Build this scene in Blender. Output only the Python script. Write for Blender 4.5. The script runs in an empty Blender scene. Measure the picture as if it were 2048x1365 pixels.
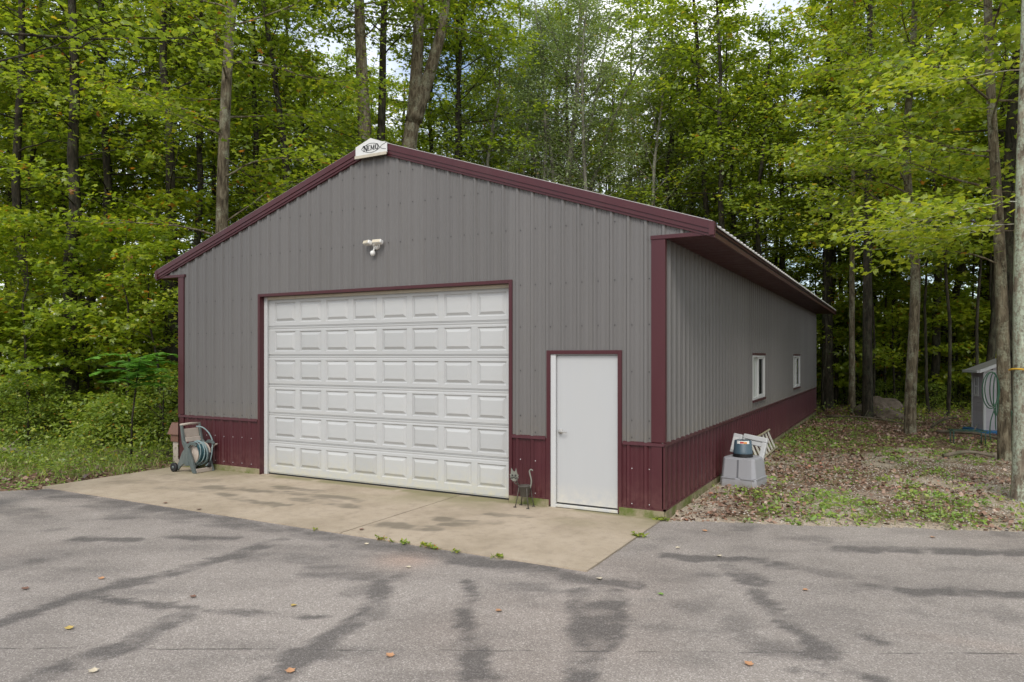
import bpy, math, random
import numpy as np
from mathutils import Vector, Matrix

scene = bpy.context.scene
COL = scene.collection
rad = math.radians

# ------------------------------------------------------------------ camera
CAM = np.array([12.02, -8.94, 2.083]); YAW = 0.4968; FPX = 1430.0
cam_data = bpy.data.cameras.new('camera'); cam = bpy.data.objects.new('camera', cam_data); COL.objects.link(cam)
cam.location = CAM; cam.rotation_euler = (rad(90), 0, YAW)
cam_data.sensor_width = 36; cam_data.lens = FPX / 2048 * 36
cam_data.shift_y = (712.0 - 682.5) / 2048
cam_data.clip_start = 0.1; cam_data.clip_end = 1200
scene.camera = cam
FW = np.array([-math.sin(YAW), math.cos(YAW), 0.0]); RT = np.array([math.cos(YAW), math.sin(YAW), 0.0])

# ------------------------------------------------------------------ world, sun, exposure
SUN = Vector((0.22, -0.64, 0.70)).normalized()
world = bpy.data.worlds.new('World'); scene.world = world; world.use_nodes = True
nt = world.node_tree; nt.nodes.clear()
sky = nt.nodes.new('ShaderNodeTexSky'); sky.sky_type = 'NISHITA'; sky.sun_disc = False
sky.sun_elevation = math.asin(SUN.z); sky.sun_rotation = math.atan2(SUN.x, SUN.y); sky.dust_density = 1.5
bg = nt.nodes.new('ShaderNodeBackground'); bg.inputs['Strength'].default_value = 0.15
wo = nt.nodes.new('ShaderNodeOutputWorld')
tc = nt.nodes.new('ShaderNodeTexCoord')
cl = nt.nodes.new('ShaderNodeTexNoise'); cl.inputs['Scale'].default_value = 2.2; cl.inputs['Detail'].default_value = 7; cl.inputs['Roughness'].default_value = 0.6
cr = nt.nodes.new('ShaderNodeValToRGB'); cr.color_ramp.elements[0].position = 0.38; cr.color_ramp.elements[1].position = 0.62
mixc = nt.nodes.new('ShaderNodeMixRGB'); mixc.inputs[2].default_value = (8.8, 8.9, 9.1, 1)
nt.links.new(tc.outputs['Generated'], cl.inputs['Vector']); nt.links.new(cl.outputs['Fac'], cr.inputs['Fac'])
nt.links.new(cr.outputs['Color'], mixc.inputs[0]); nt.links.new(sky.outputs[0], mixc.inputs[1])
nt.links.new(mixc.outputs[0], bg.inputs['Color']); nt.links.new(bg.outputs[0], wo.inputs['Surface'])
sd = bpy.data.lights.new('sun', 'SUN'); sd.energy = 1.9; sd.angle = rad(25); sd.color = (1.0, 0.975, 0.935)
so = bpy.data.objects.new('sun', sd); COL.objects.link(so); so.rotation_euler = (-SUN).to_track_quat('-Z', 'Y').to_euler()
vs = scene.view_settings; vs.view_transform = 'Standard'; vs.look = 'None'; vs.exposure = 0.33; vs.gamma = 1; vs.use_curve_mapping = False
scene.render.engine = 'CYCLES'
scene.cycles.max_bounces = 7; scene.cycles.diffuse_bounces = 4; scene.cycles.glossy_bounces = 2; scene.cycles.transmission_bounces = 5

# ------------------------------------------------------------------ helpers
def ray(u, v=712.0):
    return FW + RT * (u - 1024) / FPX + np.array([0, 0, 1.0]) * (712.0 - v) / FPX
def at(u, D, v=712.0):
    return CAM + ray(u, v) * D
def gnd(u, D):
    p = at(u, D); return float(p[0]), float(p[1])

def props(o, label=None, cat=None, group=None, kind=None):
    if label: o['label'] = label
    if cat: o['category'] = cat
    if group: o['group'] = group
    if kind: o['kind'] = kind
    return o
def thing(name, label, cat, loc=(0, 0, 0), rz=0.0, group=None):
    o = bpy.data.objects.new(name, None); COL.objects.link(o); o.location = loc; o.rotation_euler = (0, 0, rz)
    o.empty_display_size = 0.2
    return props(o, label, cat, group)
def link_mesh(name, me, parent=None):
    o = bpy.data.objects.new(name, me); COL.objects.link(o)
    if parent: o.parent = parent
    return o
def dup(o, parent=None):
    c = o.copy(); COL.objects.link(c); c.parent = parent
    for ch in list(o.children): dup(ch, c)
    return c

class MB:
    def __init__(s): s.v = []; s.f = []; s.sm = []
    def face(s, pts, smooth=False):
        b = len(s.v); s.v += [tuple(map(float, p)) for p in pts]; s.f.append(tuple(range(b, b + len(pts)))); s.sm.append(smooth); return s
    def box(s, x0, x1, y0, y1, z0, z1):
        return s.hexa([(x0,y0,z0),(x1,y0,z0),(x1,y1,z0),(x0,y1,z0)], [(x0,y0,z1),(x1,y0,z1),(x1,y1,z1),(x0,y1,z1)])
    def hexa(s, bot, top):
        b = len(s.v); n = len(bot); s.v += [tuple(map(float, p)) for p in list(bot) + list(top)]
        fs = [tuple(b + i for i in range(n))[::-1], tuple(b + n + i for i in range(n))]
        fs += [(b + i, b + (i + 1) % n, b + n + (i + 1) % n, b + n + i) for i in range(n)]
        s.f += fs; s.sm += [False] * len(fs); return s
    def bar(s, a, b, w, h, up=(0, 0, 1)):
        a = Vector(a); b = Vector(b); d = (b - a).normalized(); up = Vector(up)
        if abs(d.dot(up)) > 0.98: up = Vector((1, 0, 0))
        x = d.cross(up).normalized(); y = x.cross(d)
        q = [(-1,-1),(1,-1),(1,1),(-1,1)]
        return s.hexa([a + x*w/2*i + y*h/2*j for i, j in q], [b + x*w/2*i + y*h/2*j for i, j in q])
    def tube(s, pts, r, n=8, caps=True, squash=1.0):
        P = [Vector(p) for p in pts]; m = len(P)
        if not hasattr(r, '__len__'): r = [r] * m
        b = len(s.v); ref = Vector((0, 0, 1)); px = None
        for i in range(m):
            d = (P[min(i+1, m-1)] - P[max(i-1, 0)])
            d = d.normalized() if d.length > 1e-9 else Vector((0, 0, 1))
            if px is None:
                px = d.cross(ref if abs(d.dot(ref)) < 0.9 else Vector((1, 0, 0))).normalized()
            else:
                px = (px - d * px.dot(d)); px = px.normalized() if px.length > 1e-6 else d.orthogonal().normalized()
            py = d.cross(px)
            for k in range(n):
                a = 2 * math.pi * k / n
                s.v.append(tuple(P[i] + (px * math.cos(a) + py * math.sin(a) * squash) * r[i]))
        for i in range(m - 1):
            for k in range(n):
                s.f.append((b+i*n+k, b+i*n+(k+1)%n, b+(i+1)*n+(k+1)%n, b+(i+1)*n+k)); s.sm.append(True)
        if caps:
            s.f.append(tuple(b+k for k in range(n))[::-1]); s.sm.append(False)
            s.f.append(tuple(b+(m-1)*n+k for k in range(n))); s.sm.append(False)
        return s
    def lathe(s, prof, c=(0, 0, 0), n=20, axis='z', sx=1.0, sy=1.0):
        b = len(s.v)
        for r, h in prof:
            for k in range(n):
                a = 2 * math.pi * k / n; x, y = r*math.cos(a)*sx, r*math.sin(a)*sy
                p = (x, y, h) if axis == 'z' else ((x, h, y) if axis == 'y' else (h, x, y))
                s.v.append((c[0]+p[0], c[1]+p[1], c[2]+p[2]))
        for i in range(len(prof)-1):
            for k in range(n):
                s.f.append((b+i*n+k, b+i*n+(k+1)%n, b+(i+1)*n+(k+1)%n, b+(i+1)*n+k)); s.sm.append(True)
        return s
    def prism(s, poly, y0, y1, plane='xz'):
        if plane == 'xz': f = lambda p, t: (p[0], t, p[1])
        elif plane == 'xy': f = lambda p, t: (p[0], p[1], t)
        else: f = lambda p, t: (t, p[0], p[1])
        return s.hexa([f(p, y0) for p in poly], [f(p, y1) for p in poly])
    def mesh(s, name, m):
        me = bpy.data.meshes.new(name); me.from_pydata(s.v, [], s.f)
        me.polygons.foreach_set('use_smooth', s.sm); me.materials.append(m); me.update(); return me
    def obj(s, name, m, parent=None, bevel=0, segs=2):
        o = link_mesh(name, s.mesh(name, m), parent)
        if bevel:
            b = o.modifiers.new('bevel', 'BEVEL'); b.width = bevel; b.segments = segs; b.limit_method = 'ANGLE'; b.angle_limit = rad(35)
        return o

# ------------------------------------------------------------------ materials
def new_mat(name):
    m = bpy.data.materials.new(name); m.use_nodes = True; m.node_tree.nodes.clear(); return m
class NT:
    def __init__(s, m): s.t = m.node_tree
    def n(s, typ, **kw):
        nd = s.t.nodes.new(typ)
        for k, v in kw.items():
            if k.startswith('_'): setattr(nd, k[1:], v)
            else:
                key = int(k[1:]) if k[0] == 'i' and k[1:].isdigit() else k.replace('__', ' ')
                nd.inputs[key].default_value = v
        return nd
    def l(s, a, b): s.t.links.new(a, b)
def rgb(c): return (c[0], c[1], c[2], 1)
def ramp(T, fac, stops):
    r = T.n('ShaderNodeValToRGB'); e = r.color_ramp.elements
    while len(e) < len(stops): e.new(0.5)
    for i, (p, c) in enumerate(stops): e[i].position = p; e[i].color = rgb(c)
    T.l(fac, r.inputs['Fac']); return r.outputs['Color']
def mix(T, a, b, fac, mode='MIX'):
    m = T.n('ShaderNodeMixRGB', _blend_type=mode)
    for i, x in ((0, fac), (1, a), (2, b)):
        if hasattr(x, 'is_output') or hasattr(x, 'links'): T.l(x, m.inputs[i])
        elif isinstance(x, (int, float)): m.inputs[i].default_value = x if i == 0 else (x, x, x, 1)
        else: m.inputs[i].default_value = rgb(x)
    return m.outputs[0]
def noise(T, scale, detail=4, rough=0.55, vec=None, stretch=None, dist=0.0):
    if vec is None:
        vec = T.n('ShaderNodeTexCoord').outputs['Object']
    if stretch:
        mp = T.n('ShaderNodeMapping'); mp.inputs['Scale'].default_value = stretch; T.l(vec, mp.inputs['Vector']); vec = mp.outputs[0]
    nn = T.n('ShaderNodeTexNoise', Scale=scale, Detail=detail, Roughness=rough, Distortion=dist); T.l(vec, nn.inputs['Vector'])
    return nn.outputs['Fac']
def mrange(T, x, a, b, c=0.0, d=1.0):
    m = T.n('ShaderNodeMapRange'); m.inputs[1].default_value = a; m.inputs[2].default_value = b; m.inputs[3].default_value = c; m.inputs[4].default_value = d
    T.l(x, m.inputs[0]); return m.outputs[0]
def finish(T, color, rough=0.6, bump=None, bstr=0.3, bdist=0.01, spec=0.4, metal=0.0, coat=0.0):
    p = T.n('ShaderNodeBsdfPrincipled')
    if hasattr(color, 'links'): T.l(color, p.inputs['Base Color'])
    else: p.inputs['Base Color'].default_value = rgb(color)
    if hasattr(rough, 'links'): T.l(rough, p.inputs['Roughness'])
    else: p.inputs['Roughness'].default_value = rough
    p.inputs['Specular IOR Level'].default_value = spec; p.inputs['Metallic'].default_value = metal
    p.inputs['Coat Weight'].default_value = coat
    if bump is not None:
        b = T.n('ShaderNodeBump', Strength=bstr, Distance=bdist); T.l(bump, b.inputs['Height']); T.l(b.outputs[0], p.inputs['Normal'])
    o = T.n('ShaderNodeOutputMaterial'); T.l(p.outputs[0], o.inputs['Surface'])

def painted(name, col, rough=0.45, var=0.12, dirt=(0.12, 0.10, 0.07), dirtamt=0.25, stretch=(3, 3, 0.5), spec=0.4, bstr=0.08, low=None):
    m = new_mat(name); T = NT(m)
    a = noise(T, 2.0, 6, 0.65, stretch=stretch); b = noise(T, 60, 3)
    c = mix(T, tuple(x*(1-var) for x in col), tuple(min(1, x*(1+var)) for x in col), a)
    d = mrange(T, noise(T, 1.3, 8, 0.7, stretch=stretch), 0.5, 0.78)
    c = mix(T, c, dirt, mix(T, 0.0, dirtamt, d))
    if low:      # splashed dirt / algae near the ground
        sx = T.n('ShaderNodeSeparateXYZ'); T.l(T.n('ShaderNodeNewGeometry').outputs['Position'], sx.inputs[0])
        z = mrange(T, sx.outputs['Z'], low[0], low[1], 1.0, 0.0)
        c = mix(T, c, low[2], mix(T, 0.0, z, mrange(T, noise(T, 9, 6, 0.7), 0.35, 0.7), 'MIX'))
    c = mix(T, c, mix(T, c, 0.88, 1.0, 'MULTIPLY'), T.n('ShaderNodeObjectInfo').outputs['Random'])
    r = mrange(T, a, 0.2, 0.8, rough-0.08, rough+0.12)
    finish(T, c, r, b, bstr, 0.003, spec); return m
M = {}
M['grey'] = painted('grey_steel', (0.134, 0.127, 0.121), 0.42, 0.08, (0.11, 0.10, 0.08), 0.25, low=(0.8, 1.3, (0.15, 0.13, 0.10)))
M['wine'] = painted('maroon_steel', (0.058, 0.0105, 0.0145), 0.40, 0.16, (0.10, 0.045, 0.04), 0.22, low=(0.05, 0.55, (0.12, 0.05, 0.045)))
M['soffit'] = painted('maroon_soffit', (0.055, 0.010, 0.013), 0.5, 0.1)
M['fascia'] = painted('eave_fascia', (0.10, 0.035, 0.030), 0.4, 0.15)
M['roof'] = painted('roof_steel', (0.42, 0.40, 0.38), 0.4, 0.12)
M['white'] = painted('white_paint', (0.50, 0.503, 0.497), 0.45, 0.03, (0.45, 0.42, 0.34), 0.20, low=(0.0, 0.45, (0.58, 0.55, 0.44)))
M['doorw'] = painted('white_door_paint', (0.425, 0.43, 0.427), 0.45, 0.02, (0.5, 0.47, 0.40), 0.12, low=(0.0, 0.35, (0.6, 0.56, 0.46)))
M['panelw'] = painted('garage_door_paint', (0.42, 0.423, 0.415), 0.5, 0.07, (0.45, 0.42, 0.34), 0.22, stretch=(0.6, 1, 6), bstr=0.2, low=(0.0, 0.5, (0.50, 0.47, 0.34)))
M['beigetrim'] = painted('weather_strip', (0.48, 0.43, 0.34), 0.6)
M['black'] = painted('black_plastic', (0.012, 0.012, 0.013), 0.5, 0.2, dirtamt=0.15)
M['steel'] = painted('brushed_metal', (0.35, 0.34, 0.32), 0.3, 0.1); M['steel'].node_tree.nodes
M['screw'] = painted('screw_head', (0.055, 0.05, 0.05), 0.4, 0.3)
M['screwl'] = painted('pale_screw_head', (0.55, 0.53, 0.52), 0.4, 0.3)
M['signw'] = painted('sign_white', (0.62, 0.62, 0.60), 0.5, 0.04)
M['ink'] = painted('sign_ink', (0.02, 0.02, 0.02), 0.5, 0.1)
M['lampw'] = painted('lamp_white', (0.75, 0.74, 0.70), 0.4, 0.05)
M['lens'] = painted('lamp_lens', (0.62, 0.55, 0.42), 0.2, 0.1)
M['dark'] = painted('dark_interior', (0.02, 0.02, 0.02), 0.8, 0.1)
M['reelg'] = painted('grey_green_plastic', (0.085, 0.105, 0.10), 0.45, 0.25, (0.30, 0.30, 0.27), 0.6)
M['reelb'] = painted('beige_plastic', (0.42, 0.36, 0.30), 0.5, 0.12, (0.2, 0.15, 0.12), 0.3)
M['hoseb'] = painted('teal_hose', (0.045, 0.13, 0.15), 0.4, 0.2)
M['hosel'] = painted('pale_hose', (0.20, 0.27, 0.27), 0.4, 0.2)
M['hoseg'] = painted('green_hose', (0.018, 0.07, 0.035), 0.4, 0.2)
M['brownlid'] = painted('brown_lid', (0.17, 0.085, 0.06), 0.5, 0.1)
M['bin'] = painted('grey_tub_plastic', (0.30, 0.30, 0.315), 0.5, 0.08, (0.2, 0.18, 0.15), 0.3, low=(0.0, 0.12, (0.20, 0.17, 0.13)))
M['bingroove'] = painted('dark_tub_strap', (0.14, 0.14, 0.15), 0.5, 0.08)
M['bucket'] = painted('slate_blue_plastic', (0.055, 0.095, 0.125), 0.45, 0.15, (0.2, 0.2, 0.18), 0.3)
M['red'] = painted('red_label', (0.55, 0.06, 0.04), 0.4); M['orange'] = painted('orange_label', (0.62, 0.25, 0.04), 0.4)
M['ladder'] = painted('weathered_white', (0.60, 0.58, 0.50), 0.6, 0.15, (0.2, 0.17, 0.12), 0.5)
M['ladderr'] = painted('weathered_rail', (0.34, 0.30, 0.20), 0.7, 0.2, (0.15, 0.14, 0.08), 0.5)
M['iron'] = painted('rusty_iron', (0.07, 0.062, 0.05), 0.6, 0.4, (0.15, 0.09, 0.05), 0.5)
M['catface'] = painted('verdigris_metal', (0.17, 0.17, 0.14), 0.6, 0.5)
M['shedg'] = painted('shed_siding', (0.38, 0.36, 0.38), 0.6, 0.08)
M['shedr'] = painted('shed_roof', (0.30, 0.28, 0.27), 0.6, 0.1)
M['blue'] = painted('blue_plastic', (0.02, 0.12, 0.27), 0.5, 0.2)
M['greeniron'] = painted('green_metal', (0.02, 0.07, 0.05), 0.5, 0.2)
M['rope'] = painted('yellow_rope', (0.65, 0.38, 0.03), 0.6, 0.1)
def glass():
    m = new_mat('window_glass'); T = NT(m); finish(T, (0.02, 0.025, 0.025), 0.03, noise(T, 1.2, 1), 0.05, 0.01, 1.0, 0.0); return m
M['glass'] = glass()
M['blind'] = painted('pale_blind_glass', (0.42, 0.45, 0.42), 0.12, 0.25, spec=0.8)
def wood(name, c1, c2, green, z):
    m = new_mat(name); T = NT(m); a = noise(T, 12, 6, 0.6, stretch=(0.4, 0.4, 3)); c = mix(T, c1, c2, a)
    c = mix(T, c, green, mrange(T, noise(T, 3, 6, 0.7), 0.42, 0.6)); finish(T, c, 0.85, a, 0.4, 0.01, 0.2); return m
M['moss'] = wood('mossy_board', (0.20, 0.16, 0.10), (0.30, 0.26, 0.17), (0.11, 0.13, 0.035), 0.1)
M['timber'] = wood('old_timber', (0.10, 0.07, 0.045), (0.17, 0.12, 0.08), (0.05, 0.05, 0.025), 0.1)
M['log'] = wood('dead_wood', (0.13, 0.10, 0.075), (0.26, 0.21, 0.165), (0.10, 0.10, 0.06), 0.1)

def bark(name, c1, c2, lich, amt, sc=1.0, lo=0.50):
    m = new_mat(name); T = NT(m)
    v = T.n('ShaderNodeTexCoord').outputs['Object']
    a = noise(T, 14*sc, 8, 0.7, v, (1, 1, 0.22), 0.6); b = noise(T, 3.2, 7, 0.75, v, (1, 1, 0.7)); d = noise(T, 26, 4, 0.6, v)
    c = ramp(T, a, [(0.32, tuple(x*0.25 for x in c1)), (0.48, c1), (0.68, c2)])
    c = mix(T, c, lich, mix(T, 0.0, mrange(T, b, lo, lo+.08), mrange(T, d, 0.35, 0.6, 0.15, amt)))
    finish(T, c, 0.9, a, 0.9, 0.03, 0.15); return m
M['bark'] = bark('forest_bark', (0.030, 0.027, 0.019), (0.075, 0.058, 0.042), (0.09, 0.095, 0.06), 0.6)
M['barkg'] = bark('grey_bark', (0.105, 0.084, 0.055), (0.255, 0.218, 0.148), (0.27, 0.27, 0.19), 0.9)
M['barkl'] = bark('lichen_bark', (0.19, 0.15, 0.11), (0.42, 0.37, 0.28), (0.47, 0.52, 0.40), 1.0, 0.8, 0.43)
M['barkp'] = bark('pale_bark', (0.16, 0.15, 0.12), (0.30, 0.28, 0.22), (0.3, 0.3, 0.24), 0.6)

def leafmat(name, stops, trans, tmix=0.45, gloss=0.05, grough=0.45):
    m = new_mat(name); T = NT(m)
    at_ = T.n('ShaderNodeAttribute', _attribute_name='tint'); oi = T.n('ShaderNodeObjectInfo')
    f = T.n('ShaderNodeMath', _operation='MULTIPLY_ADD'); T.l(oi.outputs['Random'], f.inputs[0]); f.inputs[1].default_value = 0.22
    s = T.n('ShaderNodeMath', _operation='SUBTRACT'); T.l(at_.outputs['Fac'], s.inputs[0]); s.inputs[1].default_value = 0.11; T.l(s.outputs[0], f.inputs[2])
    c = ramp(T, f.outputs[0], stops)
    df = T.n('ShaderNodeBsdfDiffuse'); T.l(c, df.inputs['Color'])
    tr = T.n('ShaderNodeBsdfTranslucent'); T.l(mix(T, c, trans, 1.0, 'MULTIPLY'), tr.inputs['Color'])
    ms = T.n('ShaderNodeMixShader'); ms.inputs[0].default_value = tmix; T.l(df.outputs[0], ms.inputs[1]); T.l(tr.outputs[0], ms.inputs[2])
    gl = T.n('ShaderNodeBsdfGlossy', Roughness=grough); gl.inputs['Color'].default_value = (1, 1, 1, 1)
    m2 = T.n('ShaderNodeMixShader'); m2.inputs[0].default_value = gloss; T.l(ms.outputs[0], m2.inputs[1]); T.l(gl.outputs[0], m2.inputs[2])
    o = T.n('ShaderNodeOutputMaterial'); T.l(m2.outputs[0], o.inputs['Surface']); return m
M['leaf'] = leafmat('forest_leaf', [(0.0, (0.096, 0.147, 0.015)), (0.45, (0.205, 0.275, 0.023)), (0.8, (0.346, 0.397, 0.028)), (0.955, (0.448, 0.422, 0.035)), (0.985, (0.384, 0.154, 0.026))], (1.7, 1.7, 1.0), 0.5, 0.035)
M['leafm'] = leafmat('maple_leaf', [(0.0, (0.123, 0.190, 0.020)), (0.4, (0.224, 0.297, 0.022)), (0.8, (0.370, 0.414, 0.031)), (0.96, (0.381, 0.370, 0.039)), (0.99, (0.426, 0.190, 0.022))], (1.7, 1.7, 1.0), 0.5, 0.045, 0.4)
M['leafp'] = leafmat('grey_green_leaf', [(0.0, (0.143, 0.195, 0.072)), (0.6, (0.260, 0.325, 0.117)), (0.93, (0.351, 0.403, 0.156)), (0.98, (0.338, 0.182, 0.052))], (1.4, 1.5, 0.9), 0.4, 0.09)
M['leafs'] = leafmat('shrub_leaf', [(0.0, (0.102, 0.160, 0.026)), (0.5, (0.203, 0.275, 0.041)), (0.85, (0.334, 0.377, 0.051)), (0.96, (0.435, 0.362, 0.043)), (0.99, (0.435, 0.174, 0.043))], (1.5, 1.6, 0.9), 0.45, 0.03)
M['leafc'] = leafmat('compound_leaf', [(0.0, (0.12, 0.27, 0.045)), (1.0, (0.20, 0.40, 0.06))], (1.4, 1.5, .8), 0.4, 0.03)
M['grass'] = leafmat('grass_blade', [(0.0, (0.121, 0.176, 0.033)), (0.6, (0.231, 0.275, 0.055)), (1.0, (0.440, 0.363, 0.176))], (1.3, 1.4, 0.9), 0.35, 0.04)
M['weed'] = leafmat('weed_leaf', [(0.0, (0.10, 0.20, 0.03)), (0.6, (0.24, 0.35, 0.06)), (1.0, (0.38, 0.42, 0.10))], (1.3, 1.4, 0.9), 0.35, 0.04)
M['dead'] = leafmat('dead_leaf', [(0.0, (0.06, 0.035, 0.024)), (0.35, (0.15, 0.080, 0.050)), (0.7, (0.32, 0.195, 0.135)), (0.95, (0.50, 0.38, 0.30)), (0.99, (0.40, 0.10, 0.04))], (1, 1, 1), 0.1, 0.06)
M['pebble'] = leafmat('pebble', [(0.0, (0.16, 0.13, 0.10)), (0.6, (0.38, 0.33, 0.27)), (1.0, (0.6, 0.56, 0.5))], (1, 1, 1), 0.0, 0.03)

# ------------------------------------------------------------------ ground sheets
rngn = np.random.default_rng(7)
def grid_mesh(name, xs, ys, zf, mat, keep=None, attrs=None):
    X, Y = np.meshgrid(xs, ys); nx, ny = len(xs), len(ys)
    Z = zf(X, Y); V = np.stack([X, Y, Z], -1).reshape(-1, 3).astype(np.float32)
    i = np.arange(nx-1)[None, :] + nx*np.arange(ny-1)[:, None]; F = np.stack([i, i+1, i+nx+1, i+nx], -1).reshape(-1, 4)
    if keep is not None:
        cx = V[F].mean(1); F = F[keep(cx[:, 0], cx[:, 1])]
    me = fast_mesh(name, V, F, mat, True)
    for k, fn in (attrs or {}).items():
        a = me.attributes.new(k, 'FLOAT', 'POINT'); a.data.foreach_set('value', fn(V[:, 0], V[:, 1]).astype(np.float32))
    return me
def fast_mesh(name, V, F, mat, smooth=False, tint=None):
    me = bpy.data.meshes.new(name); n = F.shape[1]
    me.vertices.add(len(V)); me.vertices.foreach_set('co', np.ascontiguousarray(V, dtype=np.float32).ravel())
    me.loops.add(F.size); me.loops.foreach_set('vertex_index', F.astype(np.int32).ravel())
    me.polygons.add(len(F)); me.polygons.foreach_set('loop_start', np.arange(0, F.size, n, dtype=np.int32))
    if smooth: me.polygons.foreach_set('use_smooth', np.ones(len(F), bool))
    me.update(calc_edges=True)
    if tint is not None:
        a = me.attributes.new('tint', 'FLOAT', 'POINT'); a.data.foreach_set('value', tint.astype(np.float32))
    me.materials.append(mat); return me

# smooth value noise in numpy
_tab = rngn.random((256, 256))
def vnoise(x, y, s, o=0):
    x = np.asarray(x, float)*s + 17.3*o + 1000; y = np.asarray(y, float)*s + 9.1*o + 1000
    xi = np.floor(x).astype(int); yi = np.floor(y).astype(int); fx = x-xi; fy = y-yi
    fx = fx*fx*(3-2*fx); fy = fy*fy*(3-2*fy); g = lambda a, b: _tab[(a) % 256, (b) % 256]
    return (g(xi, yi)*(1-fx)+g(xi+1, yi)*fx)*(1-fy)+(g(xi, yi+1)*(1-fx)+g(xi+1, yi+1)*fx)*fy
def fbm(x, y, s, o=0): return (vnoise(x, y, s, o)*0.5+vnoise(x, y, s*2.1, o+1)*0.27+vnoise(x, y, s*4.3, o+2)*0.15+vnoise(x, y, s*9, o+3)*0.08)

W, L = 9.375, 18.88
# asphalt edge on the far side of the drive, as y(x)
def asph_edge(x):
    x = np.asarray(x, float)
    return np.where(x > 9.3, -0.07 + (x-9.35)*0.40 - 0.004*(x-9.35)**2, np.where(x < 0.27, -2.53 - (0.27-x)*0.9, -2.0))
def on_slab(x, y): return (x > 0.02) & (x < 9.35) & (y > -2.5) & (y < 0.3)
def in_bld(x, y): return (x > -0.02) & (x < W+0.02) & (y > -0.02) & (y < L+0.02)
def ground_z(x, y):
    out = (y > asph_edge(x) + 0.02) & ~on_slab(x, y) | (x < 0.0) & (y > -2.5 - (0.27-x)*0.9)
    d = np.clip((y - asph_edge(x))/0.6, 0, 1)
    d = np.where((x >= 0.0) & (x <= 9.36), 0.0, d)
    far = np.clip((np.hypot(x-5, y-2)-12)/25, 0, 1)
    return -0.05 + d*(0.045 + 0.05*(fbm(x, y, 0.9)-0.5) + far*0.5*(fbm(x, y, 0.12, 5)-0.45))
STROKES = [(5.87,-5.95,5.74,-5.26,.13),(5.74,-5.26,5.81,-4.48,.12),(5.81,-4.48,5.85,-3.08,.12),(5.74,-5.26,7.0,-4.93,.07),(7.0,-4.93,7.92,-4.62,.07),(7.1,-6.38,7.11,-5.74,.15),(7.11,-5.74,6.85,-5.01,.13),
 (8.43,-5.66,8.35,-5.07,.13),(8.35,-5.07,8.27,-4.37,.13),(8.27,-4.37,7.81,-3.66,.10),(6.97,-3.76,7.76,-3.51,.20),(6.04,-3.67,6.75,-3.39,.20),(8.47,-3.3,9.23,-4.49,.09),(9.23,-4.49,9.64,-5.04,.10),(9.35,-4.49,9.75,-5.04,.10),
 (7.98,-2.82,8.87,-2.54,.16),(9.52,-3.06,10.03,-4.16,.12),(9.80,-3.0,10.12,-4.11,.14),(10.06,-4.14,10.16,-4.72,.14),(9.26,-2.74,9.88,-2.66,.15),(9.86,-1.6,10.75,-1.22,.13),(10.53,-1.64,10.8,-2.04,.14),
 (10.89,-2.31,11.32,-3.14,.09),(11.32,-3.14,11.56,-3.52,.09),(11.64,-3.67,11.91,-3.81,.08),(11.79,-2.99,11.96,-3.06,.06),(11.45,-3.94,11.59,-3.88,.05),(10.97,-1.4,11.52,-1.47,.16),(3.26,-2.51,3.1,-3.12,.3),
 (0.5,-2.7,4.5,-2.75,.35),(4.5,-2.75,8.6,-2.72,.22),(1.2,-3.6,3.0,-3.9,.25),(12.1,-1.7,13.2,-1.2,.12),(11.5,-0.4,13.5,0.5,.15),(4.6,-3.5,5.3,-3.3,.12),(3.7,-4.1,4.4,-3.8,.10)]
CSTR = [(4.39,-1.31,5.38,-1.36,.16),(6.39,-1.97,7.08,-1.88,.17),(6.89,-1.39,7.4,-1.27,.12),(7.3,-0.84,7.77,-0.75,.13),(1.79,-1.6,2.6,-1.41,.22),(3.39,-0.73,4.24,-0.74,.13),(7.15,-1.56,7.62,-1.15,.12),(0.9,-0.9,1.9,-0.9,.2),
 (2.4,-1.2,5.2,-0.95,.13),(0.6,-1.7,1.5,-1.3,.2),(3.0,-1.55,4.4,-1.75,.12)]
def stain(strokes, x, y, ragged=0.10):
    wx = x + (fbm(x, y, 2.2, 3)-0.5)*ragged*2.2+(fbm(x, y, 9, 13)-.5)*.12; wy = y + (fbm(x, y, 2.2, 8)-0.5)*ragged*2.2+(fbm(x, y, 9, 18)-.5)*.12
    r = np.zeros_like(x)
    for (ax, ay, bx, by, w) in strokes:
        dx, dy = bx-ax, by-ay; t = np.clip(((wx-ax)*dx+(wy-ay)*dy)/(dx*dx+dy*dy), 0, 1)
        d = np.hypot(wx-ax-t*dx, wy-ay-t*dy); s = np.clip((1.15-d/w)*2.0, 0, 1); r = np.maximum(r, s*s*(3-2*s)*(0.55+0.45*(w < .2)))
    a = x*RT[0]+y*RT[1]; b = x*FW[0]+y*FW[1]
    return r*np.clip((fbm(x, y, 5, 12)-0.20)*3.4, 0.35, 1)*np.clip((fbm(a*1.0, b*6.0, 1.0, 15)-0.20)*3.6, 0.45, 1)
SEAM = (0.5222, -9.4833)
def ragged_stain(T, st, tco, amt=0.75):
    mp = T.n('ShaderNodeMapping'); mp.inputs['Rotation'].default_value = (0, 0, -YAW); mp.inputs['Scale'].default_value = (1.0, 4.5, 1.0); T.l(tco, mp.inputs['Vector'])
    n1 = noise(T, 4.5, 9, 0.78, mp.outputs[0]); a = T.n('ShaderNodeMath', _operation='MULTIPLY_ADD'); T.l(n1, a.inputs[0]); a.inputs[1].default_value = amt*1.6
    b = T.n('ShaderNodeMath', _operation='SUBTRACT'); T.l(st, b.inputs[0]); b.inputs[1].default_value = amt*0.8; T.l(b.outputs[0], a.inputs[2])
    hard = mrange(T, a.outputs[0], 0.12, 0.92, 0.0, 1.0)
    return mix(T, st, hard, 0.62)
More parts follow.
